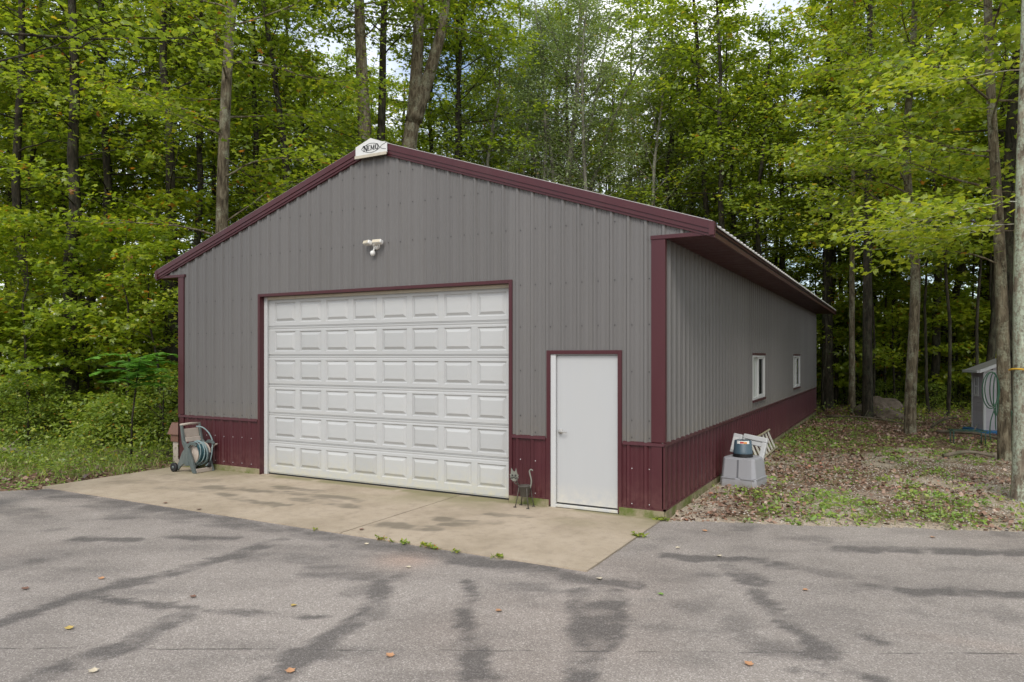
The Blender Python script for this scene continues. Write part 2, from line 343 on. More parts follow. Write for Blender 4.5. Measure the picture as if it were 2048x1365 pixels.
def asphalt_mat():
    m = new_mat('worn_asphalt'); T = NT(m)
    st = T.n('ShaderNodeAttribute', _attribute_name='stain').outputs['Fac']; warm = T.n('ShaderNodeAttribute', _attribute_name='warm').outputs['Fac']
    tco = T.n('ShaderNodeTexCoord').outputs['Object']
    vo = T.n('ShaderNodeTexVoronoi', Scale=120.0); T.l(tco, vo.inputs['Vector'])
    sp = T.n('ShaderNodeSeparateColor'); T.l(vo.outputs['Color'], sp.inputs[0])
    agg = ramp(T, sp.outputs[0], [(0.0, (0.225, 0.196, 0.170)), (0.35, (0.31, 0.273, 0.240)), (0.8, (0.37, 0.326, 0.288)), (0.985, (0.56, 0.51, 0.46))])
    fine = noise(T, 220, 2, 0.5, tco); agg = mix(T, agg, (0.17, 0.15, 0.135), mrange(T, fine, 0.40, 0.58, 0.45, 0.0))
    mac = noise(T, 0.55, 7, 0.62, tco); c = mix(T, agg, mix(T, agg, 0.78, 1.0, 'MULTIPLY'), mrange(T, mac, 0.42, 0.62))
    c = mix(T, c, mix(T, agg, (1.12, 0.95, 0.86), 1.0, 'MULTIPLY'), warm)
    sx = T.n('ShaderNodeSeparateXYZ'); T.l(tco, sx.inputs[0])
    l1 = T.n('ShaderNodeMath', _operation='MULTIPLY_ADD'); T.l(sx.outputs['X'], l1.inputs[0]); l1.inputs[1].default_value = -SEAM[0]; T.l(sx.outputs['Y'], l1.inputs[2])
    l2 = T.n('ShaderNodeMath', _operation='MULTIPLY_ADD'); T.l(noise(T, 1.2, 5, .6, tco), l2.inputs[0]); l2.inputs[1].default_value = 0.12; T.l(l1.outputs[0], l2.inputs[2])
    l3 = T.n('ShaderNodeMath', _operation='ABSOLUTE'); l4 = T.n('ShaderNodeMath', _operation='ADD'); T.l(l2.outputs[0], l4.inputs[0]); l4.inputs[1].default_value = -SEAM[1]-0.06; T.l(l4.outputs[0], l3.inputs[0])
    c = mix(T, c, (0.07, 0.062, 0.058), mix(T, 0.0, mrange(T, l3.outputs[0], 0.006, 0.016, 0.8, 0.0), mrange(T, noise(T, 3, 4, .6, tco), .40, .55)))
    dk = mix(T, agg, (0.22, 0.228, 0.245), 1.0, 'MULTIPLY'); c = mix(T, c, dk, mix(T, 0.0, ragged_stain(T, st, tco), 0.70))
    finish(T, c, 0.88, mix(T, fine, sp.outputs[0], 0.5), 0.7, 0.006, 0.25); return m
def concrete_mat():
    m = new_mat('old_concrete'); T = NT(m)
    st = T.n('ShaderNodeAttribute', _attribute_name='stain').outputs['Fac']; al = T.n('ShaderNodeAttribute', _attribute_name='warm').outputs['Fac']
    tco = T.n('ShaderNodeTexCoord').outputs['Object']; a = noise(T, 1.1, 8, 0.68, tco); f = noise(T, 130, 3, 0.6, tco); g = noise(T, 7, 6, 0.7, tco)
    c = ramp(T, a, [(0.3, (0.28, 0.222, 0.150)), (0.5, (0.375, 0.302, 0.215)), (0.7, (0.435, 0.355, 0.262))])
    c = mix(T, c, (0.20, 0.155, 0.112), mrange(T, g, 0.50, 0.72, 0.0, 0.5)); c = mix(T, c, 0.55, mrange(T, f, 0.5, 0.68, 0.0, 0.22)); c = mix(T, c, 0.05, mrange(T, f, 0.36, 0.48, 0.25, 0.0))
    c = mix(T, c, (0.17, 0.16, 0.07), al); c = mix(T, c, (0.10, 0.088, 0.065), mix(T, 0.0, ragged_stain(T, st, tco), 0.62))
    finish(T, c, 0.85, f, 0.35, 0.004, 0.25); return m
def soil_mat():
    m = new_mat('forest_floor'); T = NT(m); tco = T.n('ShaderNodeTexCoord').outputs['Object']
    gv = T.n('ShaderNodeAttribute', _attribute_name='gravel').outputs['Fac']
    a = noise(T, 0.8, 8, 0.7, tco); v = T.n('ShaderNodeTexVoronoi', Scale=22.0); T.l(tco, v.inputs['Vector'])
    sp = T.n('ShaderNodeSeparateColor'); T.l(v.outputs['Color'], sp.inputs[0])
    lit = ramp(T, sp.outputs[0], [(0.0, (0.045, 0.030, 0.02)), (0.4, (0.12, 0.072, 0.047)), (0.75, (0.22, 0.14, 0.092)), (1.0, (0.40, 0.29, 0.21))])
    gr = ramp(T, sp.outputs[1], [(0.0, (0.10, 0.12, 0.03)), (1.0, (0.17, 0.16, 0.07))])
    c = mix(T, lit, gr, mrange(T, a, 0.5, 0.62, 0.0, 0.7))
    f = noise(T, 90, 3, 0.6, tco); sand = ramp(T, f, [(0.3, (0.26, 0.205, 0.15)), (0.6, (0.50, 0.42, 0.325)), (0.8, (0.62, 0.55, 0.45))])
    c = mix(T, c, sand, gv); finish(T, c, 0.95, mix(T, sp.outputs[2], f, 0.5), 0.8, 0.02, 0.1); return m
def drop(xs_fine, far): return np.concatenate([np.linspace(-far, xs_fine[0], 14)[:-1], xs_fine, np.linspace(xs_fine[-1], far, 14)[1:]])
def gravel_f(x, y):
    r = np.clip((fbm(x, y, 0.8, 20)-0.40)*7, 0, 1)*np.clip((y+3)/3, 0, 1)
    side = (x > 9.2) & (x < 19) & (y < 9.5); near = (y - asph_edge(x) < 0.35)
    return np.where(side, np.maximum(r*0.85, near*0.9), 0) + np.where((x > 9.3) & (x < 9.9) & (y < 3), 0.5, 0)
me = grid_mesh('ground', drop(np.arange(-32, 30, 0.3), 420), drop(np.arange(-14, 46, 0.3), 420), ground_z, soil_mat(), attrs={'gravel': lambda x, y: np.clip(gravel_f(x, y), 0, 1)})
props(link_mesh('ground', me), kind='structure')
def jag(x, y): return (fbm(x, y, 3.0, 31)-0.5)*0.16
me = grid_mesh('asphalt_driveway', np.arange(-9, 22, 0.06), np.arange(-13, 4.5, 0.06), lambda x, y: -0.014 + 0.004*(fbm(x, y, 0.8)-0.5), asphalt_mat(),
    keep=lambda x, y: (y < asph_edge(x) + jag(x, y)) & ~((x > 0.03) & (x < 9.34) & (y > -2.47)) | ((x > 0.2) & (x < 9.36) & (y < -2.4)),
    attrs={'stain': lambda x, y: np.clip(stain(STROKES, x, y) + 0.32*np.clip((fbm(x*RT[0]+y*RT[1], (x*FW[0]+y*FW[1])*3.2, 0.9, 47)-0.50)*5, 0, 1) + 0.45*np.exp(-((y+2.62)/.16)**2)*(x < 9.3)*(fbm(x, y, 2, 48) > .35) + 0.5*np.clip((fbm(x, y, 1.5, 41)-0.66)*9, 0, 1) + 0.8*np.exp(-((y-(-5.72+0.22*(x-9.3))*1.0)/0.012)**2)*(fbm(x, y, 4, 3) > 0.4)*0, 0, 1),
           'warm': lambda x, y: np.clip(0.9*np.exp(-((x-7.55)**2+(y+3.0)**2)/0.09) + 0.2*np.exp(-((x-12.6)**2/0.3+(y+2.75)**2/0.01)) + 0.15*np.clip((fbm(x, y, 0.5, 44)-0.5)*3, 0, 1), 0, 1)})
props(link_mesh('asphalt_driveway', me), kind='structure')
conc = concrete_mat()
algae = lambda x, y: np.clip(0.9*np.exp(-(y/0.10)**2)*(fbm(x, y, 3, 50) > 0.38) + 0.75*np.clip((fbm(x, y, 1.1, 52)-0.42)*4, 0, 1)*np.clip(1+y/1.0, 0, 1), 0, 0.75)
apron = props(bpy.data.objects.new('concrete_apron', None), kind='structure'); COL.objects.link(apron)
for (x0, x1) in ((0.03, 6.229), (6.247, 9.352)):
    xs = np.linspace(x0, x1, int((x1-x0)*20)); ys = np.linspace(-2.5, 0.14, 54)
    me = grid_mesh('concrete_slab', xs, ys, lambda x, y: 0*x + 0.002*(fbm(x, y, 1)-.5), conc, attrs={'stain': lambda x, y: stain(CSTR, x, y, 0.16), 'warm': algae})
    o = link_mesh('concrete_slab', me, apron)
    m_ = MB()
    for a, b in (((x0, -2.5), (x1, -2.5)), ((x1, -2.5), (x1, 0.14)), ((x0, 0.14), (x0, -2.5))):
        m_.face([(a[0], a[1], -0.06), (b[0], b[1], -0.06), (b[0], b[1], 0.0), (a[0], a[1], 0.0)])
    m_.obj('slab_edge', conc, o)

# ------------------------------------------------------------------ the garage
G = thing('garage_building', 'long grey steel garage with maroon trim, gable end facing the drive', 'garage')
P0 = 0.2344; NR = 40
HT = 3.60; SL = 0.332; PK = 5.36   # siding top at peak (under the rake)
RIB = 0.026
def profile(a, b):   # list of (t, d) along the wall between a and b: outward depth of sheet
    out = []
    k0 = int(math.floor(a/P0))-1; k1 = int(math.ceil(b/P0))+1
    pts = []
    for k in range(k0, k1):
        c = k*P0
        pts += [(c-0.036, 0), (c-0.014, RIB), (c+0.014, RIB), (c+0.036, 0), (c+0.070, 0), (c+0.077, .006), (c+0.087, .006), (c+0.094, 0), (c+0.140, 0), (c+0.147, .006), (c+0.157, .006), (c+0.164, 0)]
    T_ = [p[0] for p in pts]; D_ = [p[1] for p in pts]
    f = lambda t: float(np.interp(t, T_, D_))
    return [(a, f(a))] + [p for p in pts if a < p[0] < b] + [(b, f(b))]
def sheet(name, a, b, zlo, zhi, mat, mapf, parent, thick=0.0):
    """one ribbed steel sheet from a to b; zlo/zhi: functions of t"""
    pr = profile(a, b); m = MB(); v = []
    for t, d in pr: v.append((t, d))
    for i in range(len(v)-1):
        (t0, d0), (t1, d1) = v[i], v[i+1]
        m.face([mapf(t0, d0, zlo(t0)), mapf(t1, d1, zlo(t1)), mapf(t1, d1, zhi(t1)), mapf(t0, d0, zhi(t0))])
    return m.obj(name, mat, parent)
front = lambda t, d, z: (t, -d, z)
right = lambda t, d, z: (W + d, t, z)
left = lambda t, d, z: (-d, L-t, z)
back = lambda t, d, z: (W-t, L+d, z)
gab = lambda t: PK + 0.0 - abs(t - W/2)*SL
cst = lambda c: (lambda t: c)
WH = 0.945
GX0, GX1, GZ = 2.150, 7.140, 3.120
MX0, MX1, MZ = 7.765, 8.785, 2.115
def front_sheets(lo_edge, hi_edge, z0f, zt, name, mat):
    edges = [lo_edge] + [k*P0*4+0.05 for k in range(1, 10) if lo_edge+.1 < k*P0*4+0.05 < hi_edge-.1] + [hi_edge]
    for a, b in zip(edges[:-1], edges[1:]): sheet(name, a, b, z0f, zt, mat, front, G)
# gable siding: left of the garage door, above it, between doors, above walk door, right of it; eave triangles included
front_sheets(0.0, GX0, cst(WH), gab, 'wall_panel', M['grey'])
front_sheets(GX0, GX1, cst(GZ), gab, 'wall_panel', M['grey'])
front_sheets(GX1, MX0, cst(WH), gab, 'wall_panel', M['grey'])
front_sheets(MX0, MX1, cst(MZ), gab, 'wall_panel', M['grey'])
front_sheets(MX1, W, cst(WH), gab, 'wall_panel', M['grey'])
sheet('eave_end_panel', -0.56, 0.0, cst(HT-.005), lambda t: max(HT-.004, gab(t)), M['grey'], front, G)
sheet('eave_end_panel', W, W+0.56, cst(HT-.005), lambda t: max(HT-.004, gab(t)), M['grey'], front, G)
for a, b in ((0.0, GX0), (GX1, MX0), (MX1, W)): front_sheets(a, b, cst(0.10), cst(WH), 'wainscot_panel', M['wine'])
# side walls
WIN = [(6.144, 7.60, 1.177, 2.093), (12.466, 13.94, 1.177, 2.083)]
for mp, wins in ((right, WIN), (left, []), (back, [])):
    LN = W if mp is back else L
    n = int(LN/(4*P0)); ed = [0.0] + [k*P0*4+0.05 for k in range(1, n+1) if k*P0*4 + .15 < LN] + [LN]
    for a, b in zip(ed[:-1], ed[1:]):
        top = gab if mp is back else cst(HT)
        cuts = [w for w in wins if w[0] < b and w[1] > a]
        segs = [a] + sorted([x for w in cuts for x in w[:2] if a < x < b]) + [b]
        for s0, s1 in zip(segs[:-1], segs[1:]):
            w = next((w for w in wins if w[0] <= (s0+s1)/2 <= w[1]), None)
            if w:
                sheet('wall_panel', s0, s1, cst(WH), cst(w[2]), M['grey'], mp, G); sheet('wall_panel', s0, s1, cst(w[3]), cst(HT), M['grey'], mp, G)
            else: sheet('wall_panel', s0, s1, cst(WH), top, M['grey'], mp, G)
        sheet('wainscot_panel', a, b, cst(0.10), cst(WH), M['wine'], mp, G)
# wall core (framing) so that the walls have depth
m = MB()
m.box(0.01, GX0-.02, 0.004, 0.16, 0.0, HT); m.box(GX1+.02, MX0-.02, 0.004, 0.16, 0, HT); m.box(MX1+.02, W-.01, 0.004, 0.16, 0, HT)
m.box(GX0-.02, GX1+.02, 0.004, 0.16, GZ+.02, HT); m.box(MX0-.02, MX1+.02, 0.004, 0.16, MZ+.02, HT)
m.prism([(0.02, HT), (W-.02, HT), (W/2, PK-.02)], 0.005, 0.16)
m.box(0.01, 0.16, 0.16, L-.16, 0, HT)
for a, b, z0, z1 in ((0.16, WIN[0][0], 0, HT), (WIN[0][1], WIN[1][0], 0, HT), (WIN[1][1], L-.16, 0, HT), (WIN[0][0], WIN[0][1], 0, 1.177), (WIN[0][0], WIN[0][1], 2.093, HT), (WIN[1][0], WIN[1][1], 0, 1.177), (WIN[1][0], WIN[1][1], 2.083, HT)):
    m.box(W-.16, W-.004, a, b, z0, z1)
m.box(0.01, W-.01, L-.16, L-.004, 0, HT)
m.box(0.16, W-.16, 0.2, L-.16, -0.02, 0.03)
m.obj('wall_frame', M['dark'], G)
# grade board (mossy) 
for a, b in ((0.0, GX0-.0), (GX1+.0, MX0), (MX1, W+.012)):
    MB().box(a, b, -0.034, 0.0, -0.04, 0.100).obj('grade_board', M['moss'], G, 0.004)
MB().box(W-.0, W+.030, 0.0, L, -0.06, 0.100).obj('grade_board', M['moss'], G, 0.004)
# base trim and wainscot cap
for a, b in ((0.0, GX0-.05), (GX1+.05, MX0-.05), (MX1+.05, W+.030)):
    MB().box(a, b, -0.030, 0.001, 0.101, 0.122).obj('base_trim', M['wine'], G)
    m = MB(); m.hexa([(a, -0.038, .925), (b, -0.038, .925), (b, 0.001, .925), (a, 0.001, .925)], [(a, -0.034, .962), (b, -0.034, .962), (b, 0.001, .970), (a, 0.001, .970)]); m.obj('wainscot_cap', M['wine'], G)
MB().box(W+.001, W+.030, -0.030, L, 0.101, 0.122).obj('base_trim', M['wine'], G)
MB().hexa([(W+.001, -0.038, .925), (W+.036, -0.038, .925), (W+.036, L, .925), (W+.001, L, .925)], [(W+.001, -0.034, .970), (W+.032, -0.034, .962), (W+.032, L, .962), (W+.001, L, .970)]).obj('wainscot_cap', M['wine'], G)
# corner trims
MB().box(W-.158, W+.026, -0.027, 0.001, 0.972, HT-.03).box(W+.001, W+.027, -0.026, 0.045, .972, HT-.03).box(W-.158, W+.026, -0.026, .001, .122, .925).box(W+.001, W+.027, -0.025, 0.045, .122, .925).obj('corner_trim', M['wine'], G, 0.004)
MB().box(-.026, 0.13, -0.027, 0.001, 0.972, HT-.03).box(-.026, 0.13, -0.026, 0.001, 0.122, .925).box(-.027, -.001, -0.026, 0.15, .122, HT-.03).obj('corner_trim', M['wine'], G, 0.004)
for sx in (-1, 1):   # level trim under the eave return
    xa, xb = (W-.165, W+.60) if sx > 0 else (-.60, .165)
    MB().box(xa, xb, -0.036, 0.0, HT-.03, HT+.022).obj('eave_trim', M['wine'], G, 0.004)
# soffits: grooved maroon boards
for sx in (-1, 1):
    x0, x1 = (W+.02, W+.585) if sx > 0 else (-.585, -.02)
    m = MB(); n = 60
    for k in range(n):
        a = k*L/n; b = (k+1)*L/n
        m.box(x0, x1, a+.006, b-.006, HT-.018, HT+.01)
    m.box(x0, x1, 0.0, L, HT-.008, HT+.012); o = m.obj('soffit', M['soffit'], G)
# fascia + roof
OE = 0.625
ZR = 5.36+0.10   # roof top at ridge
def roofz(x): return ZR - abs(x-W/2)*SL
for sx in (-1, 1):
    xe = W/2 + sx*(W/2+OE); zb = roofz(xe)
    xa = xe - sx*0.035
    m = MB()
    m.hexa([(xa, 0, HT-.03), (xe-sx*.012, 0, HT-.03), (xe-sx*.012, L, HT-.03), (xa, L, HT-.03)], [(xa, 0, zb-.02), (xe, 0, zb-.02), (xe, L, zb-.02), (xa, L, zb-.02)])
    m.obj('fascia', M['fascia'], G)
    MB().box(min(xe, xe+sx*.022), max(xe, xe+sx*.022), 0, L, zb-.055, zb-.012).obj('drip_edge', M['wine'], G)
    # ribbed roof sheets
    ed = [k*P0*4 for k in range(0, 21)] ; ed[-1] = L+.02
    for a, b in zip(ed[:-1], ed[1:]):
        pr = profile(a, b); m = MB(); xo = xe + sx*.045
        for (t0, d0), (t1, d1) in zip(pr[:-1], pr[1:]):
            A = (xo, t0, roofz(xo)+d0+.002); B = (xo, t1, roofz(xo)+d1+.002); C = (W/2, t1, ZR+d1+.002); D = (W/2, t0, ZR+d0+.002); m.face([A, B, C, D])
            A2, B2 = (xo, t0, roofz(xo)-.014), (xo, t1, roofz(xo)-.014); m.face([A2, B2, B, A])
        m.obj('roof_sheet', M['roof'], G)
    m = MB(); m.hexa([(W/2, 0.0, ZR-.10), (xe, 0.0, zb-.07), (xe, L, zb-.07), (W/2, L, ZR-.10)], [(W/2, 0.0, ZR-.002), (xe, 0.0, zb-.002), (xe, L, zb-.002), (W/2, L, ZR-.002)]); m.obj('roof_deck', M['dark'], G)
    # rake trim: stepped profile
    for yy, s_ in ((0, 1), (L, -1)):
        m = MB()
        y = lambda d: yy - s_*d
        for z0, z1, d in ((-0.150, -0.118, 0.046), (-0.116, -0.062, 0.060), (-0.060, 0.012, 0.072), (0.012, 0.040, 0.060)):
            xs = [W/2, W/2+sx*(W/2+OE+.03)]
            m.hexa([(xs[0], y(0), ZR+z0), (xs[1], y(0), roofz(xs[1])+z0), (xs[1], y(d), roofz(xs[1])+z0), (xs[0], y(d), ZR+z0)], [(xs[0], y(0), ZR+z1), (xs[1], y(0), roofz(xs[1])+z1), (xs[1], y(d), roofz(xs[1])+z1), (xs[0], y(d), ZR+z1)])
        m.obj('rake_trim', M['wine'], G)
    MB().bar((W/2, 0.0, ZR+.045), (xe, 0.0, zb+.045), 0.10, 0.008).obj('rake_edge', M['roof'], G)
MB().box(W/2-.16, W/2+.16, 0.06, L-.05, ZR-.02, ZR+.03).obj('ridge_cap', M['roof'], G, 0.01)
# small boxed return at the eave tip
for sx in (-1, 1):
    xe = W/2 + sx*(W/2+OE)
    MB().box(min(xe-sx*.04, xe+sx*.025), max(xe-sx*.04, xe+sx*.025), -0.078, 0.0, HT-.032, HT+.115).obj('eave_cap', M['wine'], G)

# garage door
m = MB()
m.box(GX0-.045, GX0+.006, -0.030, 0.0, -0.0, GZ+.045).box(GX1-.006, GX1+.047, -0.030, 0.0, 0, GZ+.045).box(GX0+.006, GX1-.006, -0.030, 0.0, GZ-.004, GZ+.045)
m.box(GX0-.01, GX0+.005, 0.0, 0.115, 0, GZ).box(GX1-.005, GX1+.01, 0.0, 0.115, 0, GZ).box(GX0+.005, GX1-.005, 0.0, 0.115, GZ-.004, GZ+.01)
m.obj('door_trim', M['wine'], G, 0.003)
GD = link_mesh('garage_door', MB().box(GX0+.02, GX1-.02, 0.150, 0.20, 0.01, GZ-.01).mesh('garage_door', M['white']), G)
DX0, DX1 = GX0+.075, GX1-.022
o = MB().box(GX0+.006, DX0, 0.070, 0.115, 0.0, GZ-.006).obj('jamb', M['white'], GD, 0.003); props(o, label='white side jamb')
MB().box(DX1, GX1-.006, 0.095, 0.115, 0.0, GZ-.006).obj('jamb', M['beigetrim'], GD, 0.003)
MB().box(DX0, DX1, 0.085, 0.115, GZ-.055, GZ-.006).obj('head_seal', M['beigetrim'], GD, 0.003)
MB().box(DX0, DX1, 0.112, 0.15, 0.002, 0.020).obj('bottom_seal', M['black'], GD)
ZS = [0.02, 0.592, 1.074, 1.575, 2.088, 2.588, 3.10]
PX = [(2.362+.594*i+.004, 2.362+.594*i+.498) for i in range(8)]
YD = 0.118
raised = None
for si in range(6):
    z0, z1 = ZS[si]+.003, ZS[si+1]-.003
    pz0, pz1 = (z0+z1)/2-.178, (z0+z1)/2+.170
    if si == 0: pz0 += .02; pz1 += .02
    m = MB(); Y = YD
    # lip steps at top and bottom, then face strips around the panel openings
    def strip(xa, xb, za, zb, y=Y): m.face([(xa, y, za), (xb, y, za), (xb, y, zb), (xa, y, zb)])
    strip(DX0, DX1, z0, z0+.012, Y+.008); m.face([(DX0, Y+.008, z0+.012), (DX1, Y+.008, z0+.012), (DX1, Y, z0+.018), (DX0, Y, z0+.018)])
    strip(DX0, DX1, z0+.018, pz0)
    strip(DX0, DX1, pz1, z1-.052); m.face([(DX0, Y, z1-.052), (DX1, Y, z1-.052), (DX1, Y+.006, z1-.046), (DX0, Y+.006, z1-.046)])
    strip(DX0, DX1, z1-.046, z1-.030, Y+.006); m.face([(DX0, Y+.006, z1-.030), (DX1, Y+.006, z1-.030), (DX1, Y, z1-.024), (DX0, Y, z1-.024)])
    strip(DX0, DX1, z1-.024, z1); m.face([(DX0, Y, z1), (DX1, Y, z1), (DX1, Y+.03, z1), (DX0, Y+.03, z1)]); m.face([(DX0, Y+.008, z0), (DX1, Y+.008, z0), (DX1, Y+.03, z0), (DX0, Y+.03, z0)])
    xs = [DX0] + [x for p in PX for x in p] + [DX1]
    for i in range(0, len(xs), 2): strip(xs[i], xs[i+1], pz0, pz1)
    sec = m.obj('section', M['panelw'], GD)
    for (a, b) in PX:
        if raised is None:
            r = MB(); w_, h_ = b-a, pz1-pz0
            def ring(i0, y0, i1, y1):
                p = lambda i, y: [(i, y, i), (w_-i, y, i), (w_-i, y, h_-i), (i, y, h_-i)]
                A, B = p(i0, y0), p(i1, y1)
                for k in range(4): r.face([A[k], A[(k+1) % 4], B[(k+1) % 4], B[k]])
            ring(0, 0, .014, .017); ring(.014, .017, .026, .017); ring(.026, .017, .066, -.006)
            r.face([(.066, -.006, .066), (w_-.066, -.006, .066), (w_-.066, -.006, h_-.066), (.066, -.006, h_-.066)])
            raised = r.mesh('raised_panel', M['panelw'])
        link_mesh('raised_panel', raised, GD).location = (a, YD, pz0)
for zz in (0.592, 1.074, 1.575, 2.088, 2.588):   # dark joints
    pass

# walk door
m = MB(); m.box(MX0-.036, MX0+.020, -0.031, 0.0, 0.03, MZ+.042).box(MX1-.020, MX1+.036, -0.031, 0.0, 0.03, MZ+.042).box(MX0+.020, MX1-.020, -0.031, 0.0, MZ-.010, MZ+.042)
m.obj('door_trim', M['wine'], G, 0.003)
DOOR = MB().box(7.868, 8.700+.06, 0.022, 0.065, 0.066, 2.088).obj('walk_door', M['doorw'], G, 0.003)
m = MB(); m.box(MX0+.021, 7.862, -0.012, 0.10, 0.0, MZ-.011).box(8.766, MX1-.021, -0.012, 0.10, 0.0, MZ-.011).box(7.862, 8.766, -0.012, 0.10, 2.096, MZ-.011)
m.obj('door_frame', M['white'], G, 0.003)
MB().box(7.862, 8.766, -0.018, 0.10, 0.008, 0.046).obj('threshold', M['white'], G, 0.006)
MB().box(7.862, 8.766, 0.025, 0.09, 0.046, 0.062).obj('threshold_gap', M['black'], G)
m = MB(); m.lathe([(0.0, -0.012), (0.032, -0.012), (0.034, 0.0), (0.034, 0.010)], (7.925, 0.012, 1.045), 16, 'y'); m.tube([(7.925, 0.01, 1.045), (7.925, -0.035, 1.045)], 0.012, 8)
m.tube([(7.920, -0.035, 1.045), (7.97, -0.040, 1.043), (8.035, -0.034, 1.036)], [0.013, 0.010, 0.007], 8); m.obj('door_handle', M['steel'], DOOR)

# windows on the side wall
for i, (a, b, z0, z1) in enumerate(WIN):
    m = MB(); X0, X1 = W-.03, W+.034; f = 0.045
    m.box(X0, X1, a, b, z0, z0+f).box(X0, X1, a, b, z1-f, z1).box(X0, X1, a, a+f, z0+f, z1-f).box(X0, X1, b-f, b, z0+f, z1-f)
    w_ = m.obj('window', M['white'], G, 0.004)
    mid = (a+b)/2
    m = MB(); m.box(W-.02, W+.020, mid-.035, mid+.035, z0+f, z1-f)
    m.box(W-.02, W+.020, mid+.035, b-f, z0+f, z0+f+.035).box(W-.02, W+.020, mid+.035, b-f, z1-f-.035, z1-f).box(W-.02, W+.020, b-f-.035, b-f, z0+f+.035, z1-f-.035); m.obj('sash', M['white'], w_, 0.003)
    MB().box(W-.028, W-.020, a+f, mid-.035, z0+f, z1-f).obj('pane', M['blind'], w_)
    MB().box(W-.006, W+.002, mid+.035, b-f-.035, z0+f+.035, z1-f-.035).obj('pane', M['glass'], w_)
    MB().box(W+.001, W+.045, a-.03, b+.03, z1+.001, z1+.045).obj('head_trim', M['wine'], w_)
    MB().box(W+.001, W+.050, a-.03, b+.03, z0-.045, z0-.001).obj('sill', M['wine'], w_)

# screws (too many and too small to pick apart)
def screw_mesh(name, pts, ax, mat, r=.010):
    m = MB()
    for p in pts:
        h = 0.006
        if ax == 'y': q = [(p[0]+r*math.cos(t), p[1], p[2]+r*math.sin(t)) for t in np.arange(6)*math.pi/3]; m.hexa(q, [(x, y-h, z) for x, y, z in q])
        else: q = [(p[0], p[1]+r*math.cos(t), p[2]+r*math.sin(t)) for t in np.arange(6)*math.pi/3]; m.hexa(q, [(x+h, y, z) for x, y, z in q])
    o = m.obj(name, mat, G); o['kind'] = 'stuff'
rs = random.Random(3)
fr, wr, sr, swr = [], [], [], []
for k in range(1, 40):
    for dx in (0.045, ):
        x = k*P0+dx
        for z in (1.02, 1.24, 1.88, 2.49, 3.08, 3.86, 4.45, 4.95):
            if z > gab(x)-.12: continue
            if GX0-.06 < x < GX1+.06 and z < GZ+.1: continue
            if MX0-.06 < x < MX1+.06 and z < MZ+.08: continue
            fr.append((x, 0, z+rs.uniform(-.006, .006)))
        for z in (0.16, 0.62):
            if (x < GX0-.06 or GX1+.06 < x < MX0-.06 or x > MX1+.06) and x < W-.17: wr.append((x, 0, z+rs.uniform(-.006, .006)))
for k in range(1, 80):
    y = k*P0+.045
    for z in (1.02, 1.24, 1.88, 2.49, 3.08):
        if any(w[0]-.05 < y < w[1]+.05 and w[2]-.08 < z < w[3]+.08 for w in WIN): continue
        sr.append((W, y, z+rs.uniform(-.006, .006)))
    for z in (0.16, 0.62): swr.append((W, y, z))
screw_mesh('screw_rows', fr, 'y', M['screw']); screw_mesh('screw_rows', wr, 'y', M['screwl'], .007); screw_mesh('screw_rows', sr, 'x', M['screwl']); screw_mesh('screw_rows', swr, 'x', M['screwl'])

# peak sign
S = thing('peak_sign', 'white pentagonal NEMO sign with fish outline on the gable peak', 'sign', (4.69, -0.078, 5.25))
MB().prism([(-.312, .0), (.318, .0), (.318, .148), (-.008, .268), (-.312, .158)], 0, -0.012).obj('sign_plate', M['signw'], S, 0.002)
MB().box(-.314, .320, -0.035, -0.013, -.035, .012).obj('lower_lip', M['beigetrim'], S, 0.003)
def stroke(m, a, b, w): m.bar((a[0], -0.0145, a[1]), (b[0], -0.0145, b[1]), 0.004, w, (0, 1, 0)) if False else m.hexa(*stroke_q(a, b, w))
def stroke_q(a, b, w):
    d = Vector((b[0]-a[0], b[1]-a[1])).normalized(); n = Vector((-d.y, d.x))*w/2
    q = [(a[0]+n.x, a[1]+n.y), (b[0]+n.x, b[1]+n.y), (b[0]-n.x, b[1]-n.y), (a[0]-n.x, a[1]-n.y)]
    return [(x, -.0125, z) for x, z in q], [(x, -.0155, z) for x, z in q]
LT = {'N': [((0, 0), (0, 1), .16), ((0, 1), (.62, 0), .24), ((.62, 0), (.62, 1), .12), ((-.14, 0), (.14, 0), .07), ((-.16, 1), (.08, 1), .07), ((.48, 1), (.76, 1), .07)],
      'E': [((0, 0), (0, 1), .24), ((0, .965), (.5, .965), .09), ((0, .035), (.52, .035), .09), ((0, .5), (.38, .5), .09), ((.5, .8), (.5, 1), .06), ((.52, 0), (.52, .2), .06)],
      'M': [((0, 0), (0, 1), .12), ((0, 1), (.38, .1), .22), ((.38, .1), (.76, 1), .10), ((.76, 0), (.76, 1), .24), ((-.12, 0), (.12, 0), .07), ((.6, 0), (.92, 0), .07)]}
m = MB()
x = -.135
for ch, hh, zb in (('N', .088, .068), ('E', .078, .074), ('M', .078, .076)):
    for a, b, w in LT[ch]:
        stroke(m, (x+a[0]*hh, zb+a[1]*hh), (x+b[0]*hh, zb+b[1]*hh), w*hh)
    x += {'N': .078, 'E': .060, 'M': .092}[ch]
cx, cz = x+.024, .118
for k in range(16):
    a0, a1 = k*math.pi/8, (k+1)*math.pi/8; wv = .010+.010*abs(math.cos((a0+a1)/2))
    stroke(m, (cx+.026*math.cos(a0), cz+.042*math.sin(a0)), (cx+.026*math.cos(a1), cz+.042*math.sin(a1)), wv)
stroke(m, (-.155, .150), (-.140, .158), .012)
m.obj('lettering', M['ink'], S)
m = MB()
up = [(-.19 + .36*t, .108 + .075*math.sin(math.pi*min(1, t*0.92))**0.8*(1 if t < 1 else 0)) for t in np.linspace(0, 1, 14)]
lo = [(-.19 + .36*t, .108 - .070*math.sin(math.pi*min(1, t*0.92))**0.8) for t in np.linspace(0, 1, 14)]
